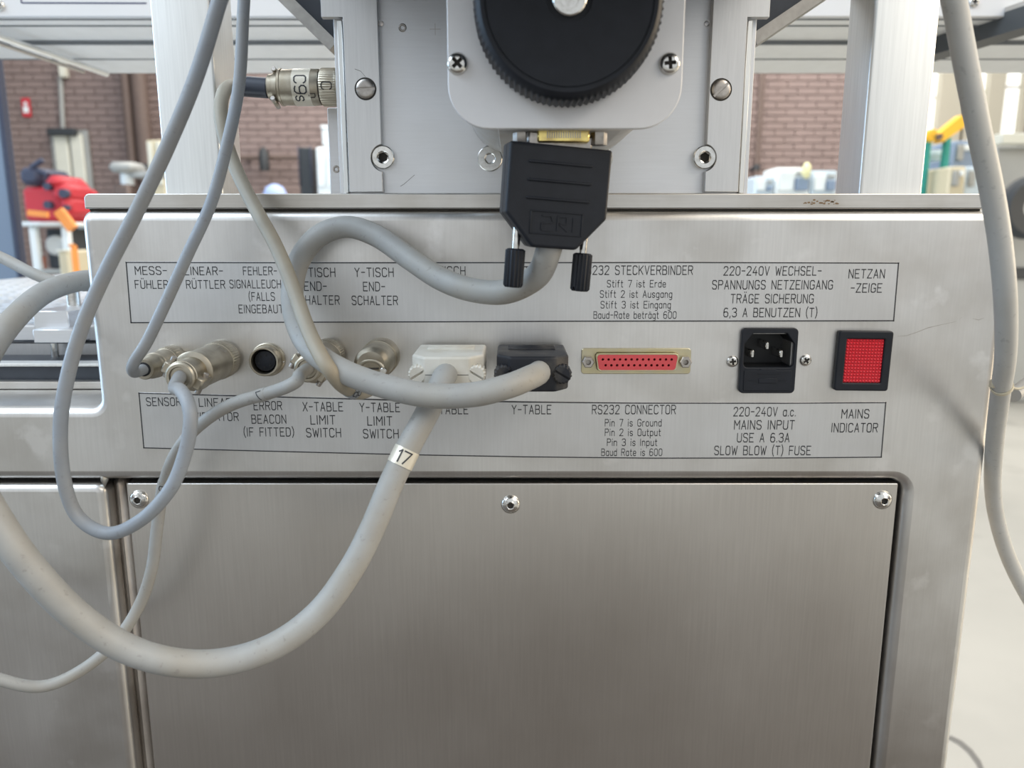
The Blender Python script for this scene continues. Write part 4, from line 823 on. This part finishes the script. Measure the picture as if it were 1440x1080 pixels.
obj('plug_barrel', MB().lathe([(8.2 * mm, -.5 * mm), (8.9 * mm, 0), (8.9 * mm, 9.3 * mm), (8.6 * mm, 10 * mm), (8.0 * mm, 10.1 * mm), (8.0 * mm, 10.8 * mm), (8.3 * mm, 11 * mm), (8.3 * mm, 26 * mm), (7.7 * mm, 28 * mm), (6.3 * mm, 29.5 * mm), (0, 30.2 * mm)], py_, VY, 48), M_['nickel'], cB)
arc = [py_ + Vector((5.4 * mm * math.cos(R(a)), -28.9 * mm, 4.2 * mm * math.sin(R(a)) - 2 * mm)) for a in range(15, 170, 10)]
obj('saddle', MB().tube(arc, 1.25 * mm, 12), M_['nickel'], cB)
obj('saddle_gap', MB().box(py_ + Vector((-4.2 * mm, -30.4 * mm, -1.6 * mm)), py_ + Vector((3.6 * mm, -29.6 * mm, -.8 * mm)), .2 * mm), M_['grime_shade'], cB)
ps = py_ + Vector((5.6 * mm, -28.2 * mm, -2.2 * mm)); obj('saddle_screw', MB().cyl(ps, ps + Vector((0, -3.2 * mm, 0)), 1.5 * mm, 16, ch=.3 * mm), M_['chrome'], cB)

# H : white cable on the right with tie
cH = thing('power_cable', 'thick white cable hanging down past the right edge of the cabinet', 'cable', tuple(P(1414, 430, -.06)))
cps = [(1290, -620, -.07), (1305, -260, -.08), (1333, -50, -.085), (1347, 30, -.085), (1361, 105, -.085), (1377, 185, -.085), (1394, 265, -.085), (1407, 345, -.083), (1414, 425, -.078), (1414, 500, -.062), (1406, 560, -.035), (1399, 620, -.008), (1396, 680, .015), (1402, 730, .025), (1420, 788, .03), (1452, 850, .03), (1496, 915, .035), (1570, 990, .05), (1680, 1060, .08)]
_, ptsH = cable('cable_jacket', cps, lambda t: 4.0 * mm, M_['cable_white'], cH)
ct = Vector(min(ptsH, key=lambda p: (proj(p) - Vector((1408, 545))).length)); i_ = ptsH.index(ct) if ct in ptsH else 0
tt = (ptsH[i_ + 1] - ptsH[i_ - 1]).normalized()
ti = obj('tie_band', MB().lathe([(4.0 * mm, -1.1 * mm), (4.5 * mm, -1.1 * mm), (4.5 * mm, 1.1 * mm), (4.0 * mm, 1.1 * mm)], ct, tt + Vector((.18, 0, 0)), 32), M_['clear']); tie = tag(ti, 'small yellowed cable tie wrapped round the white cable', 'cable tie')
obj('tie_head', MB().box(ct + Vector((-6.2 * mm, -3.4 * mm, -.5 * mm)), ct + Vector((-3.6 * mm, -.4 * mm, 3.0 * mm)), .5 * mm), M_['clear'], ti)
obj('tie_tail', MB().tube(spline([ct + Vector((3.8 * mm, 0, -.6 * mm)), ct + Vector((8 * mm, .5 * mm, -1.4 * mm)), ct + Vector((14 * mm, 1 * mm, .2 * mm)), ct + Vector((22 * mm, 2 * mm, -.4 * mm))], 6), .55 * mm, 8), M_['clear'], ti)
# second cable tied in behind it, leaving to the right
o_, _p = cable('grey_cable', [(1425, 556, .01), (1445, 540, .03), (1475, 520, .06), (1520, 500, .10), (1580, 530, .16), (1640, 640, .22), (1700, 800, .25)], 3.6 * mm, M_['cable']); tag(o_, 'short grey cable held by the tie at the right edge', 'cable')
# thin cable at the far left entering behind the cabinet
o_, _p = cable('grey_cable', [(-300, 300, .14), (-160, 305, .12), (-60, 330, .10), (-20, 352, .09), (10, 366, .085), (45, 384, .08), (80, 397, .078), (120, 402, .08), (160, 400, .10)], 3.3 * mm, M_['cable']); tag(o_, 'thin grey cable crossing behind the cabinet at the left edge', 'cable')

# ================================================================== OVERHEAD BEAM
M_['beam'] = mat('painted_beam', (.70, .71, .73), .5, .1, var=.02, vscale=20)
M_['beam_under'] = mat('ribbed_aluminium', (.82, .835, .84), .5, .2, var=.03, vscale=60)
M_['joint'] = mat('joint_line', (.22, .235, .25), .6, .2)
YBm = .36; zf0 = P(720, 24, YBm).z
beam = thing('overhead_beam', 'wide pale machine beam with ribbed underside spanning overhead behind the posts', 'machine beam', (0, YBm, zf0))
bf = obj('front_face', MB().box((-.62, YBm, zf0), (.75, YBm + .012, zf0 + .16), 1 * mm), M_['beam'], beam)
ys = [Q(720, y, zf0).y for y in (27, 36, 62, 83, 107)]
xe = Q(140, 107, zf0).x; prev = YBm + .012
for i, y1 in enumerate(ys):
    x0 = -.62 - .2 * i * 0
    if i == 4: x0 = xe
    if i == 4:
        pl = [Vector((Q(85, 84, zf0).x, prev, 0)), Vector((.95, prev, 0)), Vector((.95, y1, 0)), Vector((xe, y1, 0))]
    else: pl = [Vector((-.8, prev, 0)), Vector((.95, prev, 0)), Vector((.95, y1, 0)), Vector((-.8, y1, 0))]
    for p in pl: p.y = p.y
    g = .003
    pl[0].y += g * .5; pl[1].y += g * .5; pl[2].y -= g * .5; pl[3].y -= g * .5
    obj('rib_panel', MB().prism(pl, Vector((0, 0, zf0 + (.000 if i % 2 else .003))), Vector((0, 0, zf0 + .012))).mesh('rib', True, 20), M_['beam_under'], beam)
    if i < 4: obj('joint_strip', MB().box((-.8, y1 - .0012, zf0 - .0008), (.95, y1 + .0012, zf0 + .004)), M_['joint'], beam)
    prev = y1
obj('beam_core', MB().box((-.8, YBm + .012, zf0 + .011), (.95, ys[3], zf0 + .15)).box((-.40, ys[3], zf0 + .011), (.95, ys[4] - .001, zf0 + .15)), M_['dark_metal'], beam)
# thin frame line and screws on the face
fr = MB(); yy = YBm - .0002
def line(a, b, wv):
    a = P(*a, yy); b = P(*b, yy); t = (b - a).normalized(); n = Vector((-t.z, 0, t.x)) * wv; fr.add([a - n, b - n, b + n, a + n], [(0, 1, 2, 3)])
line((30, 4), (206, 4.5), .0006); line((30, 4), (28, -60), .0006)
obj('printed_line', fr.mesh('line', False), M_['navy_ink'], bf)
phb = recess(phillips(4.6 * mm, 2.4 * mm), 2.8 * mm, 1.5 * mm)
for (x, y) in ((0, 8), (1369, 3)): inst('screw', phb, Matrix.Translation(P(x, y, YBm)) @ FRONT, M_['chrome'], bf)
# slanting rod at the left and dark strut at the right, under the beam
zr = zf0 - .008
a, b = Q(-30, 42, zr), Q(150, 104, zr)
sr = thing('slanting_rod', 'thin pale rod slanting under the overhead beam at the top left', 'rod', tuple(a))
obj('rod', MB().cyl(a, b, .0032, 16), M_['post'], sr); obj('rod', MB().cyl(a + Vector((-.02, -.012, 0)), b + Vector((-.02, -.012, 0)), .002, 12), M_['dull_screw'], sr)
zs = zf0 - .012
a, b = Q(1470, 32, zs), Q(1290, 86, zs); st_ = thing('dark_strut', 'dark grey strut slanting under the overhead beam at the top right', 'strut', tuple(a))
t = (b - a).normalized(); n = Vector((t.y, -t.x, 0)) * .012; up = Vector((0, 0, .03))
obj('strut_bar', MB().prism([a - n, a + n, b + n, b - n], Vector((0, 0, -.002)), Vector((0, 0, .016))), mat('strut_grey', (.075, .078, .08), .5, .3), st_)
obj('strut_edge', MB().prism([a - n, a + n * .8, b + n * .8, b - n], Vector((0, 0, .016)), Vector((0, 0, .020))), M_['edge'], st_)

# ================================================================== LEFT WORK TABLE
ZTb = P(50, 455, .10).z
wt = thing('perforated_table', 'machine table with perforated metal top and clamped aluminium blocks at the left', 'machine table', (P(50, 455, .1).x, .3, ZTb))
x0, x1 = -.62, XL - .002; y0, y1 = .10, .70
nx, ny = 26, 34; cw, chh = (x1 - x0) / nx, (y1 - y0) / ny; pm = MB()
for i in range(nx):
    for j in range(ny):
        off = cw * .5 if j % 2 else 0; cx = x0 + (i + .5) * cw ; cy = y0 + (j + .5) * chh
        if off: cx += 0
        o4 = [(cx - cw / 2, cy - chh / 2), (cx, cy - chh / 2), (cx + cw / 2, cy - chh / 2), (cx + cw / 2, cy), (cx + cw / 2, cy + chh / 2), (cx, cy + chh / 2), (cx - cw / 2, cy + chh / 2), (cx - cw / 2, cy)]
        sh = cw * .12 if j % 2 else -cw * .12
        hh = [(cx + sh + math.cos(R(a)) * cw * .33, cy + math.sin(R(a)) * chh * .33) for a in (225, 270, 315, 0, 45, 90, 135, 180)]
        v = [(x, y, ZTb) for x, y in o4] + [(x, y, ZTb) for x, y in hh] + [(x, y, ZTb - .003) for x, y in hh]
        pm.add(v, [(k, (k + 1) % 8, (k + 1) % 8 + 8, k + 8) for k in range(8)] + [(k + 8, (k + 1) % 8 + 8, (k + 1) % 8 + 16, k + 16) for k in range(8)])
obj('perforated_plate', pm.mesh('perf', False), mat('pale_plate', (.80, .84, .88), .35, .3, var=.02, vscale=50), wt)
obj('table_bed', MB().box((x0, y0 + .004, ZTb - .02), (x1, y1, ZTb - .010)), M_['dark_metal'], wt)
obj('front_rail', MB().box((x0, y0 - .008, ZTb - .010), (x1, y0, ZTb), 1 * mm), M_['alu'], wt)
obj('front_rail', MB().box((x0, y0 - .003, ZTb - .024), (x1, y0 + .01, ZTb - .011), 1 * mm), M_['rail'], wt)
ba, bb = P(45, 437, .085), P(108, 465, .085)
b1 = obj('clamp_block', MB().box((ba.x, .085, bb.z), (ba.x + .021, .15, ba.z), .6 * mm), M_['alu'], wt)
ba2, bb2 = P(45, 463, .075), P(90, 483, .075)
obj('clamp_block', MB().box((ba2.x, .075, bb2.z), (ba2.x + .024, .15, ba2.z), .6 * mm), M_['alu'], wt)
pz = P(76, 483, .09); obj('spacer', MB().cyl(Vector((pz.x, .09, bb2.z)), Vector((pz.x, .09, P(76, 512, .09).z)), .0022, 16), M_['chrome'], wt)
obj('knurled_pin', MB().cyl(Vector((P(104, 425, .12).x, .12, ba.z - .004)), Vector((P(104, 425, .12).x, .12, P(104, 408, .12).z)), .004, 20, ch=.0006), M_['chrome'], wt)
gr = MB(); zl = P(50, 511, .12).z
obj('guide_rail', MB().box((x0, .050, P(50, 516, .05).z), (x1, .060, P(50, 511, .05).z), .5 * mm), M_['post'], wt)
obj('table_base', MB().box((x0, .052, ZL + .0005), (x1, .68, P(50, 516.5, .05).z - .0002)), M_['dark_metal'], wt)
obj('table_back', MB().box((x0, .115, P(50, 516, .05).z), (x1, .66, ZTb - .025)), M_['dark_metal'], wt)
obj('base_strip', MB().box((x0, .044, ZL + .0003), (x1, .051, P(50, 536, .046).z), .5 * mm), M_['edge'], wt)

# ================================================================== FAR BACKGROUND
def simple(name, label, cat, px0, py0, px1, py1, Y, depth, m, parts=(), to_floor=False, ch=.01):
    a = P(px0, py0, Y); b = P(px1, py1, Y); zb_ = 0.0 if to_floor else b.z
    t = thing(name, label, cat, ((a.x + b.x) / 2, Y + depth / 2, zb_))
    obj('body', MB().box((a.x, Y, zb_), (b.x, Y + depth, a.z), ch), m, t)
    for (nm, qx0, qy0, qx1, qy1, dy, mm2) in parts:
        c = P(qx0, qy0, Y); d = P(qx1, qy1, Y); obj(nm, MB().box((c.x, Y - dy, d.z), (d.x, Y + .001, c.z), .004), mm2, t)
    return t
def cm(n, c, r=.6, me=0): return mat(n, c, r, me, var=.06, vscale=4)
K = {k: cm('far_' + k, c) for k, c in dict(blue=(.20, .27, .38), navy=(.04, .05, .09), cream=(.62, .62, .54), white=(.74, .80, .82), red=(.50, .03, .045), orange=(.80, .30, .07), grey=(.33, .34, .33), dark=(.03, .035, .04), brown=(.12, .085, .072), green=(.02, .27, .22), yellow=(.85, .47, .03), pale=(.50, .60, .68), sand=(.55, .50, .36), steel=(.5, .52, .52), lblue=(.35, .45, .75), lemon=(.80, .78, .45)).items()}
# near blue machine column at far left
a = P(4, 85, 1.0); t = thing('blue_machine_column', 'blue-grey machine column with dark edge at the far left', 'machine', (a.x - .2, 1.1, 0))
xe_ = P(10, 250, 1.0).x
obj('side_sheet', MB().box((xe_ - .5, 1.0, 0), (xe_, 1.03, P(0, 84, 1.0).z + .3), .004), K['blue'], t)
obj('dark_edge', MB().box((xe_ + .001, .995, 0), (xe_ + .011, 1.01, P(0, 84, 1.0).z + .3), .002), K['navy'], t)
# door in the rear wall
a, b = P(80, 190, YW), P(131, 300, YW)
dr_ = obj('door_1', MB().box((a.x - .05, YW - .05, 0), (b.x + .05, YW - .012, a.z + .05)), K['grey'], kind='structure')
mx = a.x + (b.x - a.x) * .52
obj('door_leaf', MB().box((a.x, YW - .09, .02), (mx - .01, YW - .05, a.z), .01), K['cream'], dr_); obj('door_leaf', MB().box((mx + .02, YW - .09, .02), (b.x, YW - .05, a.z), .01), K['cream'], dr_)
obj('door_closer', MB().box((a.x - .03, YW - .16, a.z - .02), (a.x + .30, YW - .09, a.z + .06), .01), K['dark'], dr_)
s = P(31, 138, YW); s2 = P(46, 165, YW)
sg = obj('wall_sign', MB().box((s.x, YW - .03, s2.z), (s2.x, YW - .01, s.z), .004), K['red']); tag(sg, 'small red sign on the brick wall at the far left', 'sign')
sx = (s.x + s2.x) / 2; sz = (s.z + s2.z) / 2
obj('sign_mark', MB().box((sx - .03, YW - .034, sz - .06), (sx + .03, YW - .029, sz + .01)).box((sx - .015, YW - .034, sz + .02), (sx + .02, YW - .029, sz + .06)), K['white'], sg)
c = thing('conduit', 'white junction box with thin conduit running down the brick wall', 'conduit', tuple(P(86, 185, YW)))
a, b = P(80, 84, YW - .1), P(92, 108, YW - .1); obj('junction_box', MB().box((a.x, YW - .1, b.z), (b.x, YW - .01, a.z), .01), K['cream'], c)
obj('pipe', MB().cyl(P(85, 108, YW - .03), P(89, 188, YW - .03), .025, 12), K['grey'], c)
# brown pipes
for (px, wpx, lab) in ((184, 12, 'dark brown vertical pipe on the wall, left of the pair by the white post'), (203, 20, 'wider brown vertical pipe on the wall, right of the pair by the white post'), (1066, 8, 'brown vertical pipe on the brick wall right of the bracket')):
    a = P(px, 60, YW - .2); r_ = wpx / 2 / F * (YW + D); tp_ = thing('wall_pipe', lab, 'pipe', (P(px, 200, YW - .2).x, YW - .2, 0))
    x = P(px, 200, YW - .2).x; obj('pipe', MB().cyl((x, YW - .2, 0), (x, YW - .2, 3.3), r_, 16), K['brown'], tp_); obj('pipe_clip', MB().cyl((x, YW - .2, 1.6), (x, YW - .2, 1.66), r_ * 1.2, 16), K['dark'], tp_); obj('wall_stub', MB().box((x - .02, YW - .2, 1.6), (x + .02, YW, 1.64)), K['dark'], tp_)
# grey lathe tailstock on bench
YG = 6.0; t = thing('grey_machine', 'grey T-shaped machine head in front of the brown wall pipes', 'machine', (P(175, 260, YG).x, YG, 0))
a, b = P(150, 227, YG), P(188, 242, YG); obj('head', MB().box((a.x, YG, b.z), (b.x, YG + .25, a.z), .03), K['grey'], t)
a, b = P(160, 240, YG), P(177, 259, YG); obj('neck', MB().cyl(Vector(((a.x + b.x) / 2, YG + .12, b.z)), Vector(((a.x + b.x) / 2, YG + .12, a.z)), .05, 16), K['white'], t)
a, b = P(178, 240, YG), P(222, 249, YG); obj('arm', MB().box((a.x, YG + .05, b.z), (b.x, YG + .2, a.z), .01), K['grey'], t)
a, b = P(157, 259, YG), P(182, 272, YG); obj('pedestal', MB().box((a.x, YG, 0), (b.x, YG + .25, a.z), .02), K['brown'], t)
simple('wall_cabinet', 'pale narrow cabinet between the brown pipes and the left post', 'cabinet', 205, 197, 232, 262, 7.5, .4, K['sand'], (('door', 207, 200, 219, 260, .02, K['cream']), ('door', 220, 200, 231, 260, .02, K['cream'])), True)
# red engine on a trolley
YE = 3.2; a = P(30, 236, YE); b = P(100, 312, YE)
t = thing('red_engine', 'bright red engine block with black top standing on a trolley at the left', 'engine', ((a.x + b.x) / 2, YE + .2, b.z))
eb = MB().box((P(28, 262, YE).x, YE, b.z), (P(92, 262, YE).x, YE + .3, P(0, 262, YE).z), .02)
obj('block', eb, K['red'], t)
for (x0_, y0_, x1_, y1_) in ((58, 246, 88, 266), (66, 255, 98, 285), (80, 275, 101, 305)):
    a1, b1 = P(x0_, y0_, YE - .04), P(x1_, y1_, YE - .04); obj('casting', MB().box((a1.x, YE - .04, b1.z), (b1.x, YE + .2, a1.z), .03), K['red'], t)
for (x_, y_, r_) in ((65, 262, .017), (88, 272, .02), (66, 288, .018), (92, 292, .012)):
    p_ = P(x_, y_, YE - .05); obj('port', MB().cyl(p_, p_ + Vector((0, .03, 0)), r_, 18), K['navy'], t)
a1, b1 = P(24, 235, YE - .02), P(56, 260, YE - .02); obj('air_box', MB().box((a1.x, YE - .02, b1.z), (b1.x, YE + .25, a1.z), .02), K['navy'], t)
for (x_, y_, x2, y2) in ((44, 236, 60, 225), (54, 240, 68, 246)): obj('hose', MB().cyl(P(x_, y_, YE), P(x2, y2, YE), .012, 12), K['navy'], t)
a1, b1 = P(36, 300, YE - .05), P(98, 314, YE - .05); zt_ = b.z
t = thing('white_trolley', 'white framed trolley carrying the red engine', 'trolley', ((a1.x + b1.x) / 2, YE + .1, 0))
obj('tray', MB().box((a1.x, YE - .1, zt_ - .02), (b1.x, YE + .4, zt_ - .001), .005), K['white'], t)
for x_ in (51, 96):
    for dy in (-.06, .34): xx = P(x_, 350, YE - .06).x; obj('leg', MB().box((xx - .016, YE + dy - .016, 0), (xx + .016, YE + dy + .016, zt_ - .02), .004), K['white'], t)
zsh = P(80, 378, YE).z; obj('shelf', MB().box((a1.x + .02, YE - .09, zsh - .02), (b1.x - .02, YE + .35, zsh), .005), K['grey'], t)
# things on the trolley shelf area / behind
def blob(name, label, cat, px, py, rpx, Y, m, sq=1.0, group=None):
    c = P(px, py, Y); r = rpx / F * (Y + D)
    o = obj(name, MB().lathe([(0, -r * sq)] + [(r * math.cos(a), r * sq * math.sin(a)) for a in [R(x) for x in range(-75, 76, 15)]] + [(0, r * sq)], c, (0, 0, 1), 20, lambda i, a: 1 + .12 * math.sin(3 * a + i)), m); tag(o, label, cat, group); return o
def strap(name, label, px0, py0, px1, py1, w_, Y, m, cat):
    a, b = P(px0, py0, Y), P(px1, py1, Y); t = (b - a).normalized(); n = Vector((-t.z, 0, t.x)) * w_
    o = obj(name, MB().prism([a - n, b - n, b + n, a + n], Vector((0, 0, 0)), Vector((0, w_ * 1.5, 0))).mesh(name, True, 20), m); tag(o, label, cat); return o
strap('orange_bracket', 'orange diagonal bracket right of the red engine', 80, 296, 100, 322, .02, YE - .12, K['orange'], 'bracket')
strap('orange_lever', 'light orange bar lying under the red engine', 38, 299, 66, 302, .012, YE - .16, K['orange'], 'bar')
simple('orange_post', 'tall orange post at the cabinet edge beside the sand bin', 'post', 98, 345, 106, 388, YE - .45, .04, K['orange'], (('post_cap', 97, 343, 107, 347, .01, K['orange']),), True)
simple('sand_bin', 'sand coloured bin below the trolley', 'bin', 80, 352, 98, 372, YE - .25, .2, K['sand'], (('rim', 79, 351, 99, 354, .01, K['cream']),), True)
dcx0, dcx1 = P(64, 330, YE).x, P(90, 330, YE).x
t = thing('dark_crate', 'dark crate with a round grey drum face on the trolley shelf', 'crate', ((dcx0 + dcx1) / 2, YE + .1, zsh))
obj('box', MB().box((dcx0, YE, zsh + .0005), (dcx1, YE + .25, zt_ - .03), .008), K['dark'], t)
p_ = Vector(((dcx0 + dcx1) / 2 + .01, YE + .001, (zsh + zt_) / 2)); obj('drum_face', MB().cyl(p_, p_ - Vector((0, .03, 0)), .045, 24, ch=.008), K['steel'], t)
rp = .013; px_ = P(59, 358, YE - .04).x
o = obj('terracotta_pot', MB().lathe([(0, 0), (rp * .7, 0), (rp, .045), (rp * 1.1, .046), (rp * 1.1, .056), (rp * .9, .056), (rp * .8, .03), (0, .03)], (px_, YE - .04, zsh + .0003), (0, 0, 1), 20), cm('terracotta', (.35, .12, .07))); tag(o, 'small terracotta pot left of the dark crate', 'pot')
o = simple('navy_bin', 'navy bin between red engine and cabinet corner', 'bin', 101, 290, 112, 320, YE + .5, .2, K['navy'], (('rim', 100, 288, 113, 292, .01, K['navy']),), True)
# middle gap
simple('white_locker', 'tall white locker seen between left post and bracket', 'locker', 444, 207, 474, 262, 6.5, .5, K['white'], (('locker_door', 446, 210, 458, 262, .02, K['white']), ('locker_door', 459, 210, 473, 262, .02, K['white'])), True)
simple('white_box', 'small white box standing on the tall locker', 'box', 452, 178, 470, 204.5, 6.6, .3, K['white'], (('lid', 451, 176, 471, 181, .01, K['white']),), False)
rl = thing('wall_rail', 'dark horizontal rail along the brick wall behind the left post', 'rail', tuple(P(400, 222, YW - .2)))
obj('bar', MB().cyl(P(335, 222, YW - .15), P(445, 221, YW - .15), .03, 12), K['brown'], rl)
for x_ in (345, 440): p_ = P(x_, 222, YW - .15); obj('rail_bracket', MB().box(p_ - Vector((.02, 0, .02)), p_ + Vector((.02, .15, .02))), K['dark'], rl)
for (x0_, y0_, x1_, y1_, lab) in ((366, 206, 378, 242, 'narrow dark fire extinguisher shaped tank on the wall under the rail'),):
    t = thing('dark_tank', lab, 'tank', tuple(P(372, 242, YW - .2))); p0, p1 = P(372, 240, YW - .25), P(372, 212, YW - .25); obj('tank_body', MB().lathe([(0, 0), (.05, 0), (.055, .02), (.055, .2), (.03, .24), (.02, .26), (0, .26)], p0, (0, 0, 1), 16), K['dark'], t)
simple('dark_cupboard', 'dark open cupboard beside the tall white locker', 'cupboard', 419, 207, 440, 262, 6.9, .4, K['dark'], (('side_board', 419, 205, 423, 262, .02, K['navy']), ('side_board', 436, 205, 440, 262, .02, K['navy'])), True)
bb_ = P(386, 259, 5.5); o = obj('blue_barrel', MB().lathe([(0, 0), (.08, 0), (.09, .02), (.09, bb_.z - .08), (.06, bb_.z - .02), (.02, bb_.z), (0, bb_.z)], (bb_.x, 5.5, 0), (0, 0, 1), 24), K['lblue']); tag(o, 'light blue barrel low between the left post and bracket', 'barrel')
# right gap
YR_ = 5.5
for (x0_, y0_, x1_, y1_, m, lab, nm) in ((1062, 248, 1088, 268, 'pale', 'pale blue-grey machine box low in the right gap, at its left', 'machine_box'), (1092, 236, 1138, 268, 'white', 'largest white machine box in the right gap', 'machine_box'), (1142, 240, 1176, 268, 'pale', 'blue-grey machine box beside the right post', 'machine_box')):
    simple(nm, lab, 'machine', x0_, y0_, x1_, y1_, YR_, .3, K[m], (('door', x0_ + 3, y0_ + 5, (x0_ + x1_) / 2, y1_, .02, K['white']), ('vent', (x0_ + x1_) / 2 + 4, y0_ + 6, x1_ - 3, y0_ + 10, .02, K['grey']), ('control_box', (x0_ + x1_) / 2 + 3, y0_ + 14, x1_ - 4, y1_, .04, K['blue'])), True)
blob('lemon_lamp', 'pale yellow bottle on top of the white machine box', 'bottle', 1134, 240, 6, YR_ - .1, K['lemon'], 1.8)
# far right clutter
t = thing('green_frame', 'dark green steel frame under the yellow crane arm', 'frame', (P(1320, 270, 4.5).x, 4.6, 0))
for x_ in (1302, 1330): xx = P(x_, 240, 4.5).x; obj('upright', MB().box((xx - .014, 4.5, 0), (xx + .014, 4.55, P(x_, 192, 4.5).z), .003), K['green'], t)
for y_ in (245, 196): zz = P(1315, y_, 4.5).z; obj('crossbar', MB().box((P(1300, y_, 4.5).x, 4.5, zz - .012), (P(1333, y_, 4.5).x, 4.55, zz + .012), .003), K['green'], t)
simple('white_bin', 'white bin inside the green frame', 'bin', 1306, 250, 1326, 268, 4.58, .2, K['white'], (('rim', 1305, 248, 1327, 251, .01, K['cream']),), True)
simple('white_bin', 'small pale tray on the upper level of the green frame', 'tray', 1305, 213, 1326, 226, 4.58, .2, K['pale'], (('rim', 1304, 211, 1327, 214, .01, K['white']),), False)
t = thing('yellow_arm', 'bright yellow arm with round joint above the green frame', 'crane arm', tuple(P(1320, 190, 4.3)))
a, b = P(1322, 195, 4.3), P(1358, 168, 4.3); tt_ = (b - a).normalized(); n = Vector((-tt_.z, 0, tt_.x)) * .033
obj('arm', MB().prism([a - n * .8, b - n, b + tt_ * .02, b + n, a + n * .8], Vector((0, 0, 0)), Vector((0, .08, 0))).mesh('arm', True, 20), K['yellow'], t)
p_ = P(1312, 190, 4.28); obj('joint', MB().cyl(p_, p_ + Vector((0, .1, 0)), .036, 20, ch=.006), K['yellow'], t); obj('joint_cap', MB().cyl(P(1322, 192, 4.26), P(1322, 192, 4.26) + Vector((0, .03, 0)), .018, 16), K['brown'], t)
obj('mast', MB().cyl(Vector((p_.x, 4.33, 0)), Vector((p_.x, 4.33, p_.z)), .02, 12), K['green'], t)
for (x0_, y0_, x1_, y1_, m, lab) in ((1342, 198, 1380, 232, 'blue', 'blue-grey machine housing behind the white cable'), (1336, 234, 1356, 268, 'sand', 'sand coloured machine base below the blue housing'), (1358, 234, 1382, 268, 'pale', 'pale machine base right of the sand coloured one')):
    simple('machine_housing', lab, 'machine', x0_, y0_, x1_, y1_, 4.6 if y0_ < 230 else (4.15 if m == 'sand' else 4.2), .3, K[m], (('hatch', x0_ + 4, y0_ + 6, x0_ + 10, y1_ - 6, .02, K['grey']), ('hatch', x0_ + 12, y0_ + 6, x1_ - 3, y0_ + 14, .02, K['white'])), True)
simple('bench', 'grey bench with pale top at the far right', 'bench', 1402, 205, 1560, 380, 3.6, .06, K['grey'], (('bench_top', 1396, 190, 1562, 205, .08, K['cream']), ('kick_board', 1400, 376, 1560, 392, .02, K['dark'])), True)
t = thing('black_wheel', 'black rubber wheel leaning on the far right bench', 'wheel', tuple(P(1447, 340, 3.4)))
obj('tyre', MB().lathe([(.06, -.04), (.13, -.045), (.15, -.02), (.15, .02), (.13, .045), (.06, .04)], P(1450, 292, 3.4), (0, 1, 0), 32), K['dark'], t); obj('wheel_hub', MB().lathe([(0, -.03), (.06, -.035), (.06, .035), (0, .03)], P(1450, 292, 3.4), (0, 1, 0), 24), K['steel'], t)
